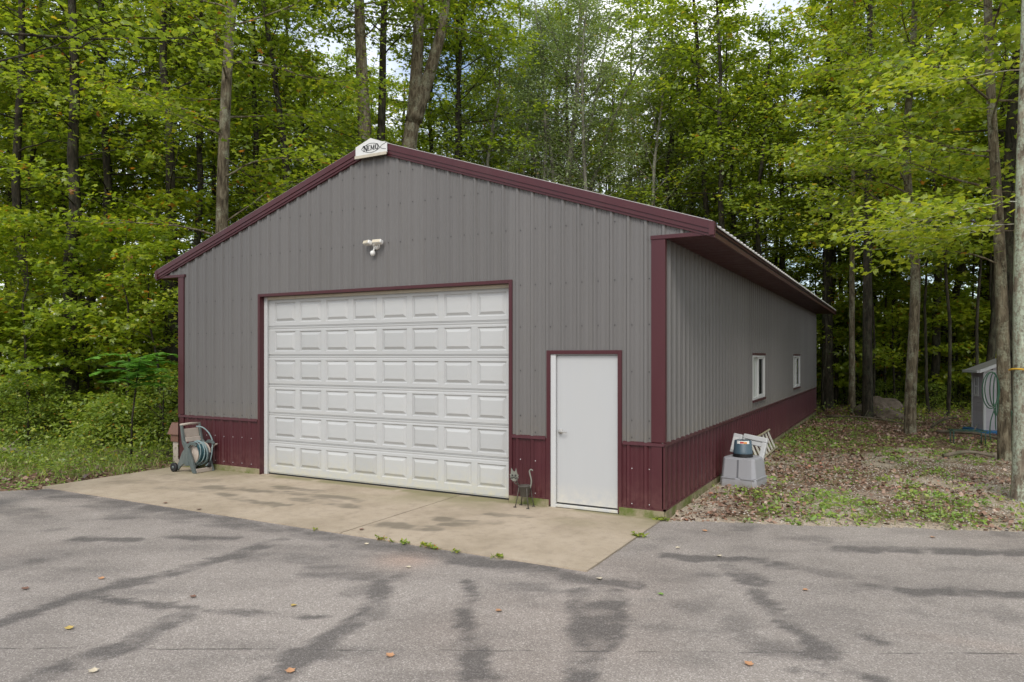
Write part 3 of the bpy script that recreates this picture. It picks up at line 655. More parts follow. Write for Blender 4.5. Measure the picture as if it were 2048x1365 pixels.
up += [(.215, .075), (.30, .055)]; lo += [(.215, .125), (.30, .155)]
for c in (up, lo):
    for a, b in zip(c[:-1], c[1:]): stroke(m, a, b, .006)
stroke(m, (-.19, .108), (-.165, .135), .005); stroke(m, (-.165, .135), (-.150, .15), .005)
m.obj('fish_outline', M['ink'], S)

# security light
S = thing('security_light', 'white two-headed motion security light on the grey gable wall', 'light', (4.73, 0, 3.83))
MB().lathe([(0.0, -.050), (.045, -.048), (.055, -.03), (.055, 0)], (0.015, -.0, -.015), 16, 'y').obj('mounting_base', M['lampw'], S)
for sx in (-1, 1):
    c = Vector((sx*.098+.005, -.10, .035)); yaw = -sx*.0-.35 if sx < 0 else .05
    h = MB(); h.box(-.085, .085, -.045, .045, -.032, .032)
    o = h.obj('lamp_head', M['lampw'], S, 0.02, 3); o.location = c; o.rotation_euler = (rad(-18), 0, yaw)
    l = MB(); l.box(-.072, .072, -.047, -.044, -.024, .022); l.obj('lens', M['lens'], o, 0.001)
    MB().tube([(0.01, -.045, -.005), (sx*.05, -.07, .015), (c.x, c.y+.03, c.z-.01)], 0.013, 8).obj('arm', M['lampw'], S)
MB().tube([(0.0, -.045, -.035), (-.005, -.06, -.075), (-.015, -.065, -.10)], 0.013, 8).lathe([(0, .035), (.03, .032), (.042, .01), (.040, -.02), (.022, -.045), (0, -.05)], (-.018, -.07, -.125), 14).obj('motion_sensor', M['lampw'], S)

# ------------------------------------------------------------------ hose reel cart
S = thing('hose_reel_cart', 'grey-green wheeled hose reel cart standing on the concrete by the maroon wainscot', 'hose reel')
for y in (-.50, -.13):
    m = MB(); t = 0.045
    leg = [(1.10, 0.0), (1.03, 0.0), (0.90, .22), (.80, .42), (.74, .52), (.690, .84), (.725, .845), (.79, .56), (.86, .50), (.93, .42), (1.02, .22)]
    brace = [(.80, .42), (.74, .36), (.62, .13), (.55, .09), (.55, .05), (.62, .02), (.70, .10), (.78, .15), (.86, .12), (.93, .13)]
    m.prism(leg, y-t/2, y+t/2); m.prism(brace, y-t/2*.8, y+t/2*.8)
    o = m.obj('side_frame', M['reelg'], S, 0.008)
    arch = [(.86, .50), (.96, .56), (1.06, .55), (1.12, .50), (1.10, .47), (1.04, .50), (.96, .50), (.90, .44)]
    MB().prism(arch, y-.02, y+.02).obj('drum_arm', M['reelg'], S, 0.006)
for y in (-.545, -.10):
    w_ = MB().lathe([(0.0, -.022), (.05, -.022), (.07, -.025), (.082, -.018), (.082, .018), (.07, .025), (.05, .022), (0, .022)], (0.565, y, .083), 20, 'y').obj('wheel', M['black'], S)
    MB().lathe([(0, -.028), (.028, -.027), (.03, .027), (0, .028)], (0.565, y, .083), 12, 'y').obj('hub', M['reelg'], w_)
MB().tube([(0.565, -.55, .083), (0.565, -.10, .083)], 0.010, 8).obj('axle', M['steel'], S)
MB().tube([(.705, -.52, .845), (.70, -.32, .855), (.705, -.11, .845)], 0.022, 10).obj('handle', M['reelb'], S)
m = MB(); m.prism([(.725, .62), (.745, .62), (.722, .77), (.702, .77)], -.47, -.16); m.prism([(.765, .54), (.80, .54), (.775, .62), (.735, .62)], -.47, -.16); m.obj('tray', M['reelb'], S, 0.006)
MB().box(1.045, 1.085, -.478, -.152, 0.004, 0.075).obj('foot_bar', M['reelb'], S, 0.006)
for y in (-.44, -.19):
    MB().lathe([(0.045, -.008), (.185, -.008), (.19, 0), (.185, .008), (.045, .008)], (.90, y, .33), 28, 'y').obj('drum_flange', M['reelb'], S)
MB().tube([(.90, -.46, .33), (.90, -.10, .33)], 0.05, 14).obj('drum', M['reelb'], S)
m = MB(); m.tube([(.90, -.10, .33), (.90, -.06, .33)], .016, 8); m.bar((.90, -.07, .33), (1.04, -.07, .46), .02, .03); m.tube([(1.04, -.08, .46), (1.04, .0, .47)], .018, 8); m.obj('crank', M['reelb'], S)
# the hose on it
H = thing('garden_hose', 'teal and pale garden hose wound on the hose reel cart', 'hose')
m = MB(); pts = []
for k in range(0, 24*13):
    a = k*2*math.pi/24; lay = k//(24*6); tt = (k/24) % 6/6; y = -.42+.21*(tt if lay % 2 == 0 else 1-tt); r = .125+.026*lay
    pts.append((.90+r*math.cos(a), y, .33+r*math.sin(a)))
m.tube(pts, .0115, 6); m.obj('coil', M['hoseb'], H)
m = MB(); pts = [(1.07+.05*math.sin(t*3), -.30+.10*t, .0) for t in []]
loose = [(.78, -.25, .80), (.88, -.19, .78), (.98, -.14, .68), (1.05, -.12, .54), (1.07, -.14, .40), (1.09, -.18, .26), (1.08, -.22, .16), (1.04, -.25, .10)]
def smooth(P, n=6):
    P = [Vector(p) for p in P]; out = []
    for i in range(len(P)-1):
        p0, p1, p2, p3 = P[max(i-1, 0)], P[i], P[i+1], P[min(i+2, len(P)-1)]
        for j in range(n):
            t = j/n; out.append(0.5*((2*p1)+(-p0+p2)*t+(2*p0-5*p1+4*p2-p3)*t*t+(-p0+3*p1-3*p2+p3)*t**3))
    out.append(P[-1]); return out
m.tube(smooth(loose), .0125, 7); m.obj('loose_end', M['hosel'], H)
m = MB(); 
for q in range(5):
    r = .195+.012*(q % 3); yy = -.40+.045*q
    m.tube([(.90+r*math.cos(a)*.95, yy+.04*math.sin(a+q), .335+r*math.sin(a)*1.02) for a in np.linspace(-2.4+.2*q, 2.0-.2*q, 22)], .0105, 6)
m.obj('outer_loops', M['hosel'], H)
MB().tube([(1.085, -.20, .34), (1.08, -.215, .17)], .017, 8).tube([(1.08, -.215, .17), (1.085, -.22, .08)], [.022, .03], 8).obj('nozzle', M['black'], H)

# storage box beside the wall
S = thing('storage_box', 'small beige box with brown sloped lid beside the garage corner', 'box')
MB().box(-.38, -.045, .12, .55, -.01, .42).obj('body', M['reelb'], S, 0.008)
MB().box(-.41, -.040, .09, .58, .42, .56).obj('rim', M['brownlid'], S, 0.008)
MB().hexa([(-.46, .05, .561), (-.035, .05, .561), (-.035, .62, .561), (-.46, .62, .561)], [(-.39, .10, .79), (-.035, .10, .79), (-.035, .57, .79), (-.39, .57, .79)]).obj('lid', M['brownlid'], S, 0.008)

# landscape timbers
for nm, a, b, lab in (('landscape_timber', (-2.3, .05), (-.9, .55), 'dark rotting timber lying in leaves left of the beige box'), ('landscape_timber', (-1.7, .75), (-.15, 1.05), 'dark timber behind the beige storage box')):
    o = MB().bar((a[0], a[1], .07), (b[0], b[1], .075), .15, .14).obj(nm, M['timber'], None, 0.012); props(o, lab, 'timber')

# ------------------------------------------------------------------ cat planter
S = thing('cat_planter', 'rusty iron cat planter with bucket body between the two doors', 'planter')
cx, cy = 7.485, -.21
MB().lathe([(0, .150), (.058, .150), (.062, .155), (.086, .285), (.094, .290), (.094, .300), (.082, .300), (.07, .285), (0, .275)], (cx, cy, 0), 18).obj('bucket', M['iron'], S)
for sx, sy in ((-1, -1), (1, -1), (-1, 1), (1, 1)):
    m = MB(); m.tube([(cx+sx*.06, cy+sy*.055, .28), (cx+sx*.075, cy+sy*.07, .15), (cx+sx*.10, cy+sy*.085, .012)], [.008, .007, .007], 6); m.box(cx+sx*.10-.025, cx+sx*.10+.012, cy+sy*.085-.010, cy+sy*.085+.010, 0.001, .014); m.obj('leg', M['iron'], S)
m = MB(); m.tube(smooth([(cx+.085, cy, .27), (cx+.105, cy, .36), (cx+.085, cy, .45), (cx+.075, cy, .50), (cx+.10, cy, .525), (cx+.125, cy, .51)]), [.011]*26+[.010]*5, 6); m.obj('tail', M['catface'], S)
m = MB(); m.tube([(cx-.08, cy, .28), (cx-.115, cy-.01, .34), (cx-.135, cy-.02, .40)], .008, 6); m.obj('neck', M['iron'], S)
hd = Vector((cx-.145, cy-.03, .42)); m = MB(); ov = []
rr = random.Random(5)
for k in range(24):
    a = 2*math.pi*k/24; r = .062 if k % 2 == 0 else .078
    if k in (3, 4): r = .068
    ov.append((r*math.cos(a)*.95, r*math.sin(a)))
ov[4] = (.030, .115); ov[8] = (-.045, .112)
q0 = [(hd.x+x_, hd.y, hd.z+z_) for x_, z_ in ov]; q1 = [(hd.x+x_, hd.y-.008, hd.z+z_) for x_, z_ in ov]; m.hexa(q0, q1); f = m.obj('head', M['catface'], S)
m = MB()
for ex in (-.024, .024): m.lathe([(.006, 0), (.014, 0), (.014, -.004), (.006, -.004)], (hd.x+ex, hd.y-.010, hd.z+.012), 10, 'y')
m.lathe([(0, -.012), (.009, -.008), (.009, 0)], (hd.x, hd.y-.008, hd.z-.012), 8, 'y')
for s_ in (-1, 1):
    for q in range(3): m.tube([(hd.x+s_*.012, hd.y-.011, hd.z-.020-.004*q), (hd.x+s_*.070, hd.y-.016, hd.z-.008-.018*q)], .0018, 4)
m.obj('face', M['ink'], f)
MB().tube([(hd.x, hd.y-.01, hd.z-.075), (hd.x+.02, hd.y-.01, hd.z-.10), (hd.x+.06, cy, .30)], .007, 5).obj('collar', M['iron'], S)

# ------------------------------------------------------------------ right side yard clutter
S = thing('grey_tub', 'upturned grey plastic tub on the leaves beside the side wall', 'tub', (9.80, 3.02, -.012), rad(-9))
m = MB(); bw, tw, hh = .30, .245, .47
def oct_(w, c, z): return [(-w+c, -w, z), (w-c, -w, z), (w, -w+c, z), (w, w-c, z), (w-c, w, z), (-w+c, w, z), (-w, w-c, z), (-w, -w+c, z)]
m.hexa(oct_(bw, .05, 0), oct_(bw*.975, .05, .15)); m.hexa(oct_(bw*.945, .05, .15), oct_(tw+.01, .04, hh-.012)); m.hexa(oct_(tw+.01, .04, hh-.012), oct_(tw-.01, .04, hh))
m.obj('shell', M['bin'], S, 0.012, 3)
def tubface(x, z, side):   # point on sloped upper face
    w = bw*.945+(tw+.01-bw*.945)*(z-.15)/(hh-.162); return w
m = MB()
for sgn, ax in ((-1, 'y'), (1, 'x')):
    for (a, b) in ((-.015, .015),):
        w0, w1 = tubface(0, .16, 0)+.002, tubface(0, hh-.03, 0)+.002
        if ax == 'y': m.hexa([(a, -w0, .16), (b, -w0, .16), (b, -w0+.02, .16), (a, -w0+.02, .16)], [(a, -w1, hh-.03), (b, -w1, hh-.03), (b, -w1+.02, hh-.03), (a, -w1+.02, hh-.03)])
m.obj('strap', M['bingroove'], S)
m = MB(); m.box(-.25, -.03, -bw-.004, -bw+.03, .135, .158).box(.05, .27, -bw-.004, -bw+.03, .135, .158).box(bw-.03, bw+.004, -.25, .25, .135, .158); m.obj('handle_lip', M['bin'], S, 0.006)

S = thing('plastic_bucket', 'slate blue bucket with a red and orange label standing upside down on the grey tub', 'bucket', (9.80, 2.96, .462))
m = MB(); m.lathe([(.155, 0), (.158, .012), (.148, .05), (.150, .055), (.132, .06)], n=28); m.obj('rim', M['black'], S)
o = MB().lathe([(.150, .052), (.150, .085), (.146, .09), (.132, .255), (.12, .262), (0, .264)], n=28).obj('body', M['bucket'], S)
m = MB()
ang = lambda t: rad(t)
def label(m, t0, t1, z0, z1, r0, r1):
    n = 8
    for i in range(n):
        a, b = rad(t0+(t1-t0)*i/n), rad(t0+(t1-t0)*(i+1)/n)
        m.face([(r0*math.cos(a), r0*math.sin(a), z0), (r0*math.cos(b), r0*math.sin(b), z0), (r1*math.cos(b), r1*math.sin(b), z1), (r1*math.cos(a), r1*math.sin(a), z1)], True)
m = MB(); label(m, 240, 325, .215, .262, .1375, .1335); m.obj('label_band', M['lampw'], S)
m = MB(); label(m, 262, 285, .222, .250, .1385, .136); m.obj('label_mark', M['red'], S)
m = MB(); label(m, 285, 308, .218, .246, .1388, .1364); m.obj('label_mark', M['orange'], S)

S = thing('white_bin_lid', 'cracked white plastic frame with side box leaning behind the blue bucket', 'frame', (9.83, 3.22, .46), rad(-20))
S.rotation_euler = (rad(-14), rad(7), rad(-16))
m = MB(); m.box(-.30, -.15, -.05, .06, -.02, .30).obj('side_box', M['white'], S, 0.012)
m = MB(); m.box(-.14, .27, -.02, .04, .25, .33).box(.19, .27, -.02, .04, -.06, .25).box(-.14, -.10, -.02, .04, .0, .25).box(-.10, .19, .00, .04, .17, .25)
m.obj('open_frame', M['white'], S, 0.012)
MB().box(-.285, -.19, -.056, -.051, .02, .24).obj('recessed_face', M['signw'], S)

S = thing('ladder', 'weathered white ladder section leaning sideways against the maroon wainscot', 'ladder')
T0, T1, B0, B1 = Vector((9.46, 4.6, .42)), Vector((9.445, 7.86, .42)), Vector((9.63, 4.6, .03)), Vector((9.60, 7.9, .04))
for a, b in ((T0, T1), (B0, B1)): MB().bar(a, b, .035, .075, (0.8, 0, 0.6)).obj('rail', M['ladderr'], S, 0.006)
for k in range(9):
    t = (k+.5)/9; MB().bar(T0.lerp(T1, t), B0.lerp(B1, t), .075, .03, (0.8, 0, 0.6)).obj('rung', M['ladder'], S, 0.005)

# ------------------------------------------------------------------ shed
S = thing('garden_shed', 'small grey plastic garden shed with white corners behind the tree trunks', 'shed')
X0, Y0, X1, Y1, Z0, ZE = 13.99, 13.85, 16.0, 14.62, .10, 1.66
nb = 13; bh = (ZE-Z0)/nb
pl = MB().hexa([(0, .0, 0), (1, .0, 0), (1, .02, 0), (0, .02, 0)], [(0, .012, bh-.003), (1, .012, bh-.003), (1, .02, bh-.003), (0, .02, bh-.003)]).mesh('siding_board', M['shedg'])
_c = Vector((X0, Y0, 0)); _R = Matrix.Rotation(rad(16), 3, 'Z'); S.rotation_euler = (0, 0, rad(16)); S.location = _c-_R@_c
MB().box(X0+.02, X1-.02, Y0+.02, Y1-.02, Z0, ZE).obj('wall_core', M['shedg'], S)
XR = (X0+X1)/2
for k in range(nb):
    o = link_mesh('siding_board', pl, S); o.location = (X0+.05, Y0, Z0+k*bh); o.scale = (X1-X0-.1, 1, 1)
    o = link_mesh('siding_board', pl, S); o.rotation_euler = (0, 0, rad(-90)); o.location = (X0-.0, Y1-.04, Z0+k*bh); o.scale = (Y1-Y0-.08, 1, 1)
for k in range(4):
    z = ZE+k*.105; w_ = (ZE+.45-z-.105)/.45*(XR-X0)
    o = link_mesh('siding_board', pl, S); o.location = (XR-w_, Y0, z); o.scale = (2*w_, 1, .9)
for x in (X0, X1-.06): MB().box(x-.004, x+.06, Y0-.006, Y0+.06, Z0, ZE+.01).obj('corner_post', M['white'], S, 0.004)
MB().box(X0-.008, X0+.05, Y1-.05, Y1, Z0, ZE).obj('corner_post', M['white'], S, 0.004)
MB().box(X0+.06, X1-.06, Y0-.010, Y0+.0, ZE-.02, ZE+.045).obj('gable_trim', M['white'], S)
for sx in (-1, 1):
    m = MB(); xe = XR+sx*(XR-X0+.14); m.hexa([(XR, Y0-.12, ZE+.46), (xe, Y0-.12, ZE+.0), (xe, Y1+.1, ZE+.0), (XR, Y1+.1, ZE+.46)], [(XR, Y0-.12, ZE+.50), (xe, Y0-.12, ZE+.04), (xe, Y1+.1, ZE+.04), (XR, Y1+.1, ZE+.50)]); m.obj('roof', M['shedr'], S)
    m = MB(); m.hexa([(XR, Y0-.14, ZE+.42), (xe, Y0-.14, ZE-.04), (xe, Y0-.122, ZE-.04), (XR, Y0-.122, ZE+.42)], [(XR, Y0-.14, ZE+.51), (xe, Y0-.14, ZE+.05), (xe, Y0-.122, ZE+.05), (XR, Y0-.122, ZE+.51)]); m.obj('bargeboard', M['white'], S)
MB().box(X0-.20, X0-.14, Y0-.12, Y1+.1, ZE-.03, ZE+.04).obj('eave_strip', M['white'], S)
ya, yb, za, zb = Y0+.30, Y0+.56, .98, 1.52
m = MB(); m.box(X0-.02, X0+.0, ya, ya+.05, za, zb).box(X0-.02, X0, yb-.05, yb, za, zb).box(X0-.02, X0, ya+.05, yb-.05, za, za+.05).box(X0-.02, X0, ya+.05, yb-.05, zb-.05, zb).box(X0-.02, X0, ya+.05, yb-.05, (za+zb)/2-.02, (za+zb)/2+.02).box(X0-.019, X0, (ya+yb)/2-.012, (ya+yb)/2+.012, za+.05, zb-.05)
w_ = m.obj('window', M['white'], S)
MB().box(X0-.008, X0-.003, ya+.05, yb-.05, za+.05, zb-.05).obj('pane', M['glass'], w_)
o = MB().box(13.80, 16.1, 13.68, 14.75, .0, .095).obj('blue_platform', M['blue'], None, 0.02); o.rotation_euler = (0, 0, rad(16)); o.location = _c-_R@_c; props(o, 'blue plastic base under the small grey shed', 'platform')
S = thing('metal_stand', 'low dark green metal stand in front of the blue shed base', 'stand', (13.42, 10.9, 0), rad(10))
for x in (-.32, .32):
    for y in (-.16, .16): MB().tube([(x, y, -.01), (x, y, .33)], .012, 6).obj('leg', M['greeniron'], S)
for y in (-.16, .16): MB().tube([(-.36, y, .33), (.36, y, .33)], .012, 6).obj('rail', M['greeniron'], S)
for x in (-.32, .32): MB().tube([(x, -.16, .325), (x, .16, .325)], .012, 6).obj('crossbar', M['greeniron'], S)

# ------------------------------------------------------------------ boulders
def rock(seed, r, mat):
    import mathutils.noise as mn
    bm_ = bpy.data.meshes.new('boulder'); V = []; F = []; nu, nv = 22, 13
    for j in range(nv+1):
        for i in range(nu):
            th = 2*math.pi*i/nu; ph = math.pi*j/nv
            d = Vector((math.sin(ph)*math.cos(th), math.sin(ph)*math.sin(th), math.cos(ph)))
            n = mn.noise(d*1.1+Vector((seed, 0, 0)))*.45+mn.noise(d*3+Vector((seed, 5, 0)))*.14
            k = 1+n; p = d*k; V.append((p.x*r[0], p.y*r[1], p.z*r[2]))
    for j in range(nv):
        for i in range(nu): F.append((j*nu+i, j*nu+(i+1) % nu, (j+1)*nu+(i+1) % nu, (j+1)*nu+i))
    bm_.from_pydata(V, [], F); bm_.materials.append(mat); bm_.update(); return bm_
def rockmat():
    m = new_mat('field_stone'); T = NT(m); a = noise(T, 3, 9, 0.7); b = noise(T, 14, 5, 0.7)
    c = ramp(T, a, [(0.3, (0.08, 0.062, 0.05)), (0.55, (0.17, 0.132, 0.105)), (0.75, (0.27, 0.22, 0.18))]); c = mix(T, c, (0.10, 0.11, 0.05), mrange(T, b, 0.5, 0.7, 0, 0.6)); finish(T, c, 0.9, mix(T, a, b, 0.5), 0.8, 0.05, 0.2); return m
rm = rockmat()
o = link_mesh('boulder', rock(1.3, (.72, .6, .52), rm)); o.location = (11.42, 18.9, .16); o.rotation_euler = (0, 0, .4); props(o, 'large pinkish grey boulder behind the trunks past the garage', 'boulder')
o = link_mesh('boulder', rock(4.3, (.36, .3, .24), rm)); o.location = (11.75, 17.2, .08); props(o, 'small rounded rock lying before the large boulder', 'boulder')

# ------------------------------------------------------------------ vegetation generator
def leaf_template(kind):
    if kind == 'maple':
        o = [(0, -.05), (.20, -.02), (.46, .02), (.40, .24), (.62, .48), (.34, .52), (.26, .66), (0, 1.0), (-.26, .66), (-.34, .52), (-.62, .48), (-.40, .24), (-.46, .02), (-.20, -.02)]
        V = [(0, .34, .05)] + [(x*.9, y, -.10*abs(x)-.06*y) for x, y in o]; F = [(0, i, i % 14+1) for i in range(1, 15)]
    elif kind == 'mid':
        V = [(0, .05, 0), (.40, -.02, -.08), (.58, .52, -.12), (.20, .50, -.04), (0, 1.05, -.12), (-.20, .50, -.04), (-.58, .52, -.12), (-.40, -.02, -.08)]; F = [(0, 1, 2), (0, 2, 3), (0, 3, 4), (0, 4, 5), (0, 5, 6), (0, 6, 7)]
    elif kind == 'oval':
        V = [(0, 0, 0), (.28, .5, -.04), (0, 1, -.08), (-.28, .5, -.04)]; F = [(0, 1, 2), (0, 2, 3)]
    elif kind == 'blade':
        V = [(-.025, 0, 0), (.025, 0, 0), (.018, .6, .08), (0, 1, .25)]; F = [(0, 1, 2), (0, 2, 3)]
    elif kind == 'curl':
        V = [(0, 0, .1), (.35, .3, .0), (.30, .8, .16), (0, 1, .0), (-.32, .7, .12), (-.38, .25, .02)]; F = [(0, 1, 2), (0, 2, 3), (0, 3, 4), (0, 4, 5)]
    elif kind == 'peb':
        V = [(.5, 0, 0), (-.1, .5, 0), (-.5, -.1, 0), (.1, -.5, 0), (0, 0, .35)]; F = [(0, 1, 4), (1, 2, 4), (2, 3, 4), (3, 0, 4)]
    return np.array(V, float), np.array(F)
def leaves(name, P, N, size, kind, mat, rg, tint=None, dirs=None):
    """P (n,3) positions, N (n,3) normals, size (n,)"""
    n = len(P); V, F = leaf_template(kind)
    N = N/np.linalg.norm(N, axis=1, keepdims=True)
    d = dirs if dirs is not None else rg.normal(size=(n, 3)); d = d-N*(d*N).sum(1, keepdims=True); d /= np.linalg.norm(d, axis=1, keepdims=True)+1e-9
    s = np.cross(d, N); v = (V[None, :, 0, None]*s[:, None]+V[None, :, 1, None]*d[:, None]+V[None, :, 2, None]*N[:, None])*size[:, None, None]+P[:, None]
    f = F[None]+(np.arange(n)*len(V))[:, None, None]
    if tint is None: tint = rg.random(n)
    return fast_mesh(name, v.reshape(-1, 3), f.reshape(-1, 3), mat, False, np.repeat(tint, len(V)))

def grow(rg, H, r0, h0, spread, nl, nsub=7, ncl=5, per=11, lsz=.12, kind='mid', mat='leaf', barkm='bark', path=None, extra=None, topr=.14, flat=.085, clus=.24, rise=(0.1, 0.9), azf=None, droop=.25, limbk=1.0, tmean=.42):
    """returns (trunk mesh, crown mesh) in local space"""
    m = MB(); n = 12
    if path is None:
        w = rg.normal(size=(n, 2))*0.10; w[0] = 0; w = np.cumsum(w, 0)*H/16; lean = rg.normal(size=2)*.02*H
        path = [(w[i, 0]+lean[0]*i/n, w[i, 1]+lean[1]*i/n, H*i/(n-1)) for i in range(n)]
    else:
        path = smooth(path, 3)
    path = [Vector(p) for p in path]; zz = np.array([p.z for p in path]); n = len(path)
    radii = [r0*(topr+(1-topr)*(1-i/(n-1))**.8)*(1+.35*math.exp(-zz[i]/.35)) for i in range(n)]
    if zz[0] < .1: path[0].z = -.12
    # flare ring
    path2 = [path[0], path[0].lerp(path[1], .08), path[0].lerp(path[1], .25)] + path[1:]; radii2 = [r0*1.45, r0*1.18, r0*1.04] + [r0*(topr+(1-topr)*(1-i/(n-1))**.8) for i in range(1, n)]
    m.tube(path2, radii2, 10)
    tp = lambda z: Vector((np.interp(z, zz, [p.x for p in path]), np.interp(z, zz, [p.y for p in path]), z))
    tr = lambda z: float(np.interp(z, zz, radii))
    C, dirs_ = [], []
    limbs = []
    for i in range(nl):
        t = (i+.5)/nl; z = h0+(H-h0)*(t**.9)*.97
        az = i*2.39996+rg.normal()*.4
        if azf is not None: az = azf(rg)
        ln = spread*(0.55+.45*math.sin(math.pi*min(1, .25+t*.75)))*(1-.55*max(0, t-.55)/.45)*rg.uniform(.75, 1.15)
        limbs.append((z, az, ln, rise[0]+(rise[1]-rise[0])*t+rg.normal()*.1))
    for e in (extra or []): limbs.append(e)
    for (z, az, ln, el) in limbs:
        p = tp(z); d = Vector((math.cos(az)*math.cos(el), math.sin(az)*math.cos(el), math.sin(el))); pts = [p.copy()]; k = 6
        for j in range(k):
            d = (d+Vector(rg.normal(size=3)*.10)+Vector((0, 0, -droop*.25*j/k))).normalized(); p = p+d*ln/k; pts.append(p.copy())
        rb = min(tr(z)*.5, .005+ln*.0075)*limbk; m.tube(pts, [rb*(1-j/k*.85) for j in range(k+1)], 5, False)
        for sN in range(nsub):
            s = .22+.78*(sN+.5)/nsub; q = pts[min(int(s*k), k-1)].lerp(pts[min(int(s*k)+1, k)], s*k-int(s*k)); side = 1 if sN % 2 else -1
            a2 = math.atan2(d.y, d.x)+side*rg.uniform(.5, 1.15)*(1-.5*s); sl = ln*rg.uniform(.28, .5)*(1.15-s*.55)+.25; e2 = rg.uniform(-.12, .35)+el*.2
            d2 = Vector((math.cos(a2)*math.cos(e2), math.sin(a2)*math.cos(e2), math.sin(e2))); pp = [q, q+d2*sl*.5+Vector((0, 0, .03*sl)), q+d2*sl-Vector((0, 0, .06*sl))]
            m.tube(pp, [rb*.4, rb*.25, .004], 3, False)
            for c in range(ncl):
                u = (c+.8)/ncl; g = pp[0].lerp(pp[1], u*2) if u < .5 else pp[1].lerp(pp[2], u*2-1); C.append(g); dirs_.append(d2)
    C = np.array([list(c) for c in C]); D = np.array([list(c) for c in dirs_]); nn = len(C)
    P = np.repeat(C, per, 0)+rg.normal(size=(nn*per, 3))*np.array([clus, clus, flat]); N = rg.normal(size=(nn*per, 3))*.42+np.array([0, 0, 1.0])+np.repeat(D, per, 0)*.25
    dr = np.repeat(D, per, 0)+rg.normal(size=(nn*per, 3))*.8
    tint = np.clip(np.repeat(rg.normal(tmean, .13, nn), per)+rg.normal(0, .20, nn*per), 0, .95); tint[rg.random(nn*per) < .004] = 1.0
    cm = leaves('crown', P, N, lsz*rg.uniform(.5, 1.35, nn*per), kind, M[mat], rg, tint, dr)
    return m.mesh('trunk', M[barkm]), cm
def place(name, label, cat, meshes, loc, rz=0.0, sc=1.0, group=None, szc=None):
    t = thing(name, label, cat, (loc[0], loc[1], 0.0), rz, group); t.scale = (sc, sc, szc or sc)
    link_mesh('trunk', meshes[0], t); link_mesh('crown', meshes[1], t); return t
def A(dx, dz=0):   # azimuth of a picture-sideways direction: dx=-1 is left in the photo; dz toward the camera
    v = RT*dx - FW*dz; return math.atan2(v[1], v[0])

rg = np.random.default_rng(11)
variants = []
for i in range(7):
    H = [17, 19, 16, 20, 18, 15, 17][i]
    variants.append(grow(rg, H, rg.uniform(.14, .21), [5.5, 6.5, 4.8, 7.0, 5.0, 3.6, 5.6][i], rg.uniform(2.7, 3.4), 30, 7, 5, 6, .13, 'mid'))
airy = [grow(rg, 17, .14, 4.5, 3.0, 30, 7, 5, 9, .12, 'oval', 'leafp', 'barkp', rise=(.5, 1.2), flat=.14)]
sapl = [grow(rg, h, .045, .8, s, 13, 6, 4, 9, .12, 'mid', 'leafm', 'bark', flat=.05) for h, s in ((4.2, 1.5), (5.5, 1.8), (3.2, 1.3))]
shrub = [grow(rg, h, .03, .12, s, 12, 5, 4, 8, .10, 'oval', 'leafs', 'bark', rise=(.2, 1.1), flat=.08, clus=.16) for h, s in ((1.7, .9), (2.3, 1.0), (1.2, .8))]

# --- individually posed trees (label, category)
def dia(px, D): return px/FPX*D/2
# slender tall tree behind the left roof slope
x, y = gnd(437, 17)
pth = [(0, 0, 0), (.02, 0, 2.5), (.07, .03, 4.8), (.12, .05, 7.0), (.22, .10, 9.3), (.40, .16, 11.5), (.55, .2, 14), (.6, .2, 17)]
place('maple_tree', 'tall tree with slender grey trunk rising behind the left roof slope', 'tree', grow(rg, 17, .17, 6.0, 3.2, 26, 7, 5, 9, .12, 'mid', 'leaf', 'barkg', path=pth, topr=.3, extra=[(4.9, A(-1, .2), 3.2, .35), (5.2, A(1), 2.6, .45), (7.6, A(-1), 3.4, .25)]), (x, y))
x, y = gnd(577, 21)
pth = [(0, 0, 0), (0, 0, 4), (-.05, 0, 7), (-.25, -.05, 9), (-.55, -.15, 11), (-.9, -.3, 14), (-1.0, -.3, 17)]
place('forest_tree', 'dark slim tree standing between the slender grey trunk and the NEMO sign', 'tree', grow(rg, 17, .13, 7.5, 3.0, 24, 7, 5, 10, .12, 'mid', 'leaf', 'bark', path=pth, topr=.25, extra=[(8.2, A(1, .2), 3.4, .7)]), (x, y))
x, y = gnd(737, 24)
place('maple_tree', 'thick straight grey trunk tree rising just behind the NEMO sign', 'tree', grow(rg, 20, .30, 12.5, 4.0, 22, 7, 5, 10, .125, 'mid', 'leaf', 'barkg', path=[(0, 0, 0), (0, 0, 4), (-.05, -.02, 8), (-.18, -.08, 11), (-.3, -.12, 14), (-.4, -.2, 20)], topr=.4), (x, y))
x, y = gnd(757, 25.5)
place('forest_tree', 'dark trunk tree directly right of the thick grey trunk above the sign', 'tree', grow(rg, 19, .20, 12.5, 3.4, 18, 7, 5, 10, .125, 'mid', 'leaf', 'bark', path=[(0, 0, 0), (0, 0, 4), (.05, 0, 8), (.12, .05, 11), (.15, .1, 14), (.3, .2, 19)], topr=.4), (x, y))
# big forked tree
x, y = gnd(808, 25)
t = place('maple_tree', 'massive forked tree leaning right above the roof ridge', 'tree', grow(rg, 20, .36, 13.2, 4.2, 20, 7, 5, 10, .125, 'mid', 'leaf', 'barkg', path=[(-.1, 0, 0), (-.05, 0, 4), (0, .0, 7), (.12, .06, 9), (.30, .16, 10.6), (.42, .2, 12.5), (.50, .25, 15), (.6, .3, 20)], topr=.35, extra=[(8.6, A(-1, .3), 3.2, .5)]), (x, y))
m = MB(); m.tube([(.25, .13, 10.2), (.75, .40, 11.8), (1.15, .62, 13.4), (1.5, .8, 16)], [.27, .22, .18, .1], 9); m.tube(smooth([(.30, .16, 10.3), (.45, .23, 10.9), (.62, .33, 11.4)], 3), [.30]*6+[.22], 9); m.obj('limb', M['barkg'], t)
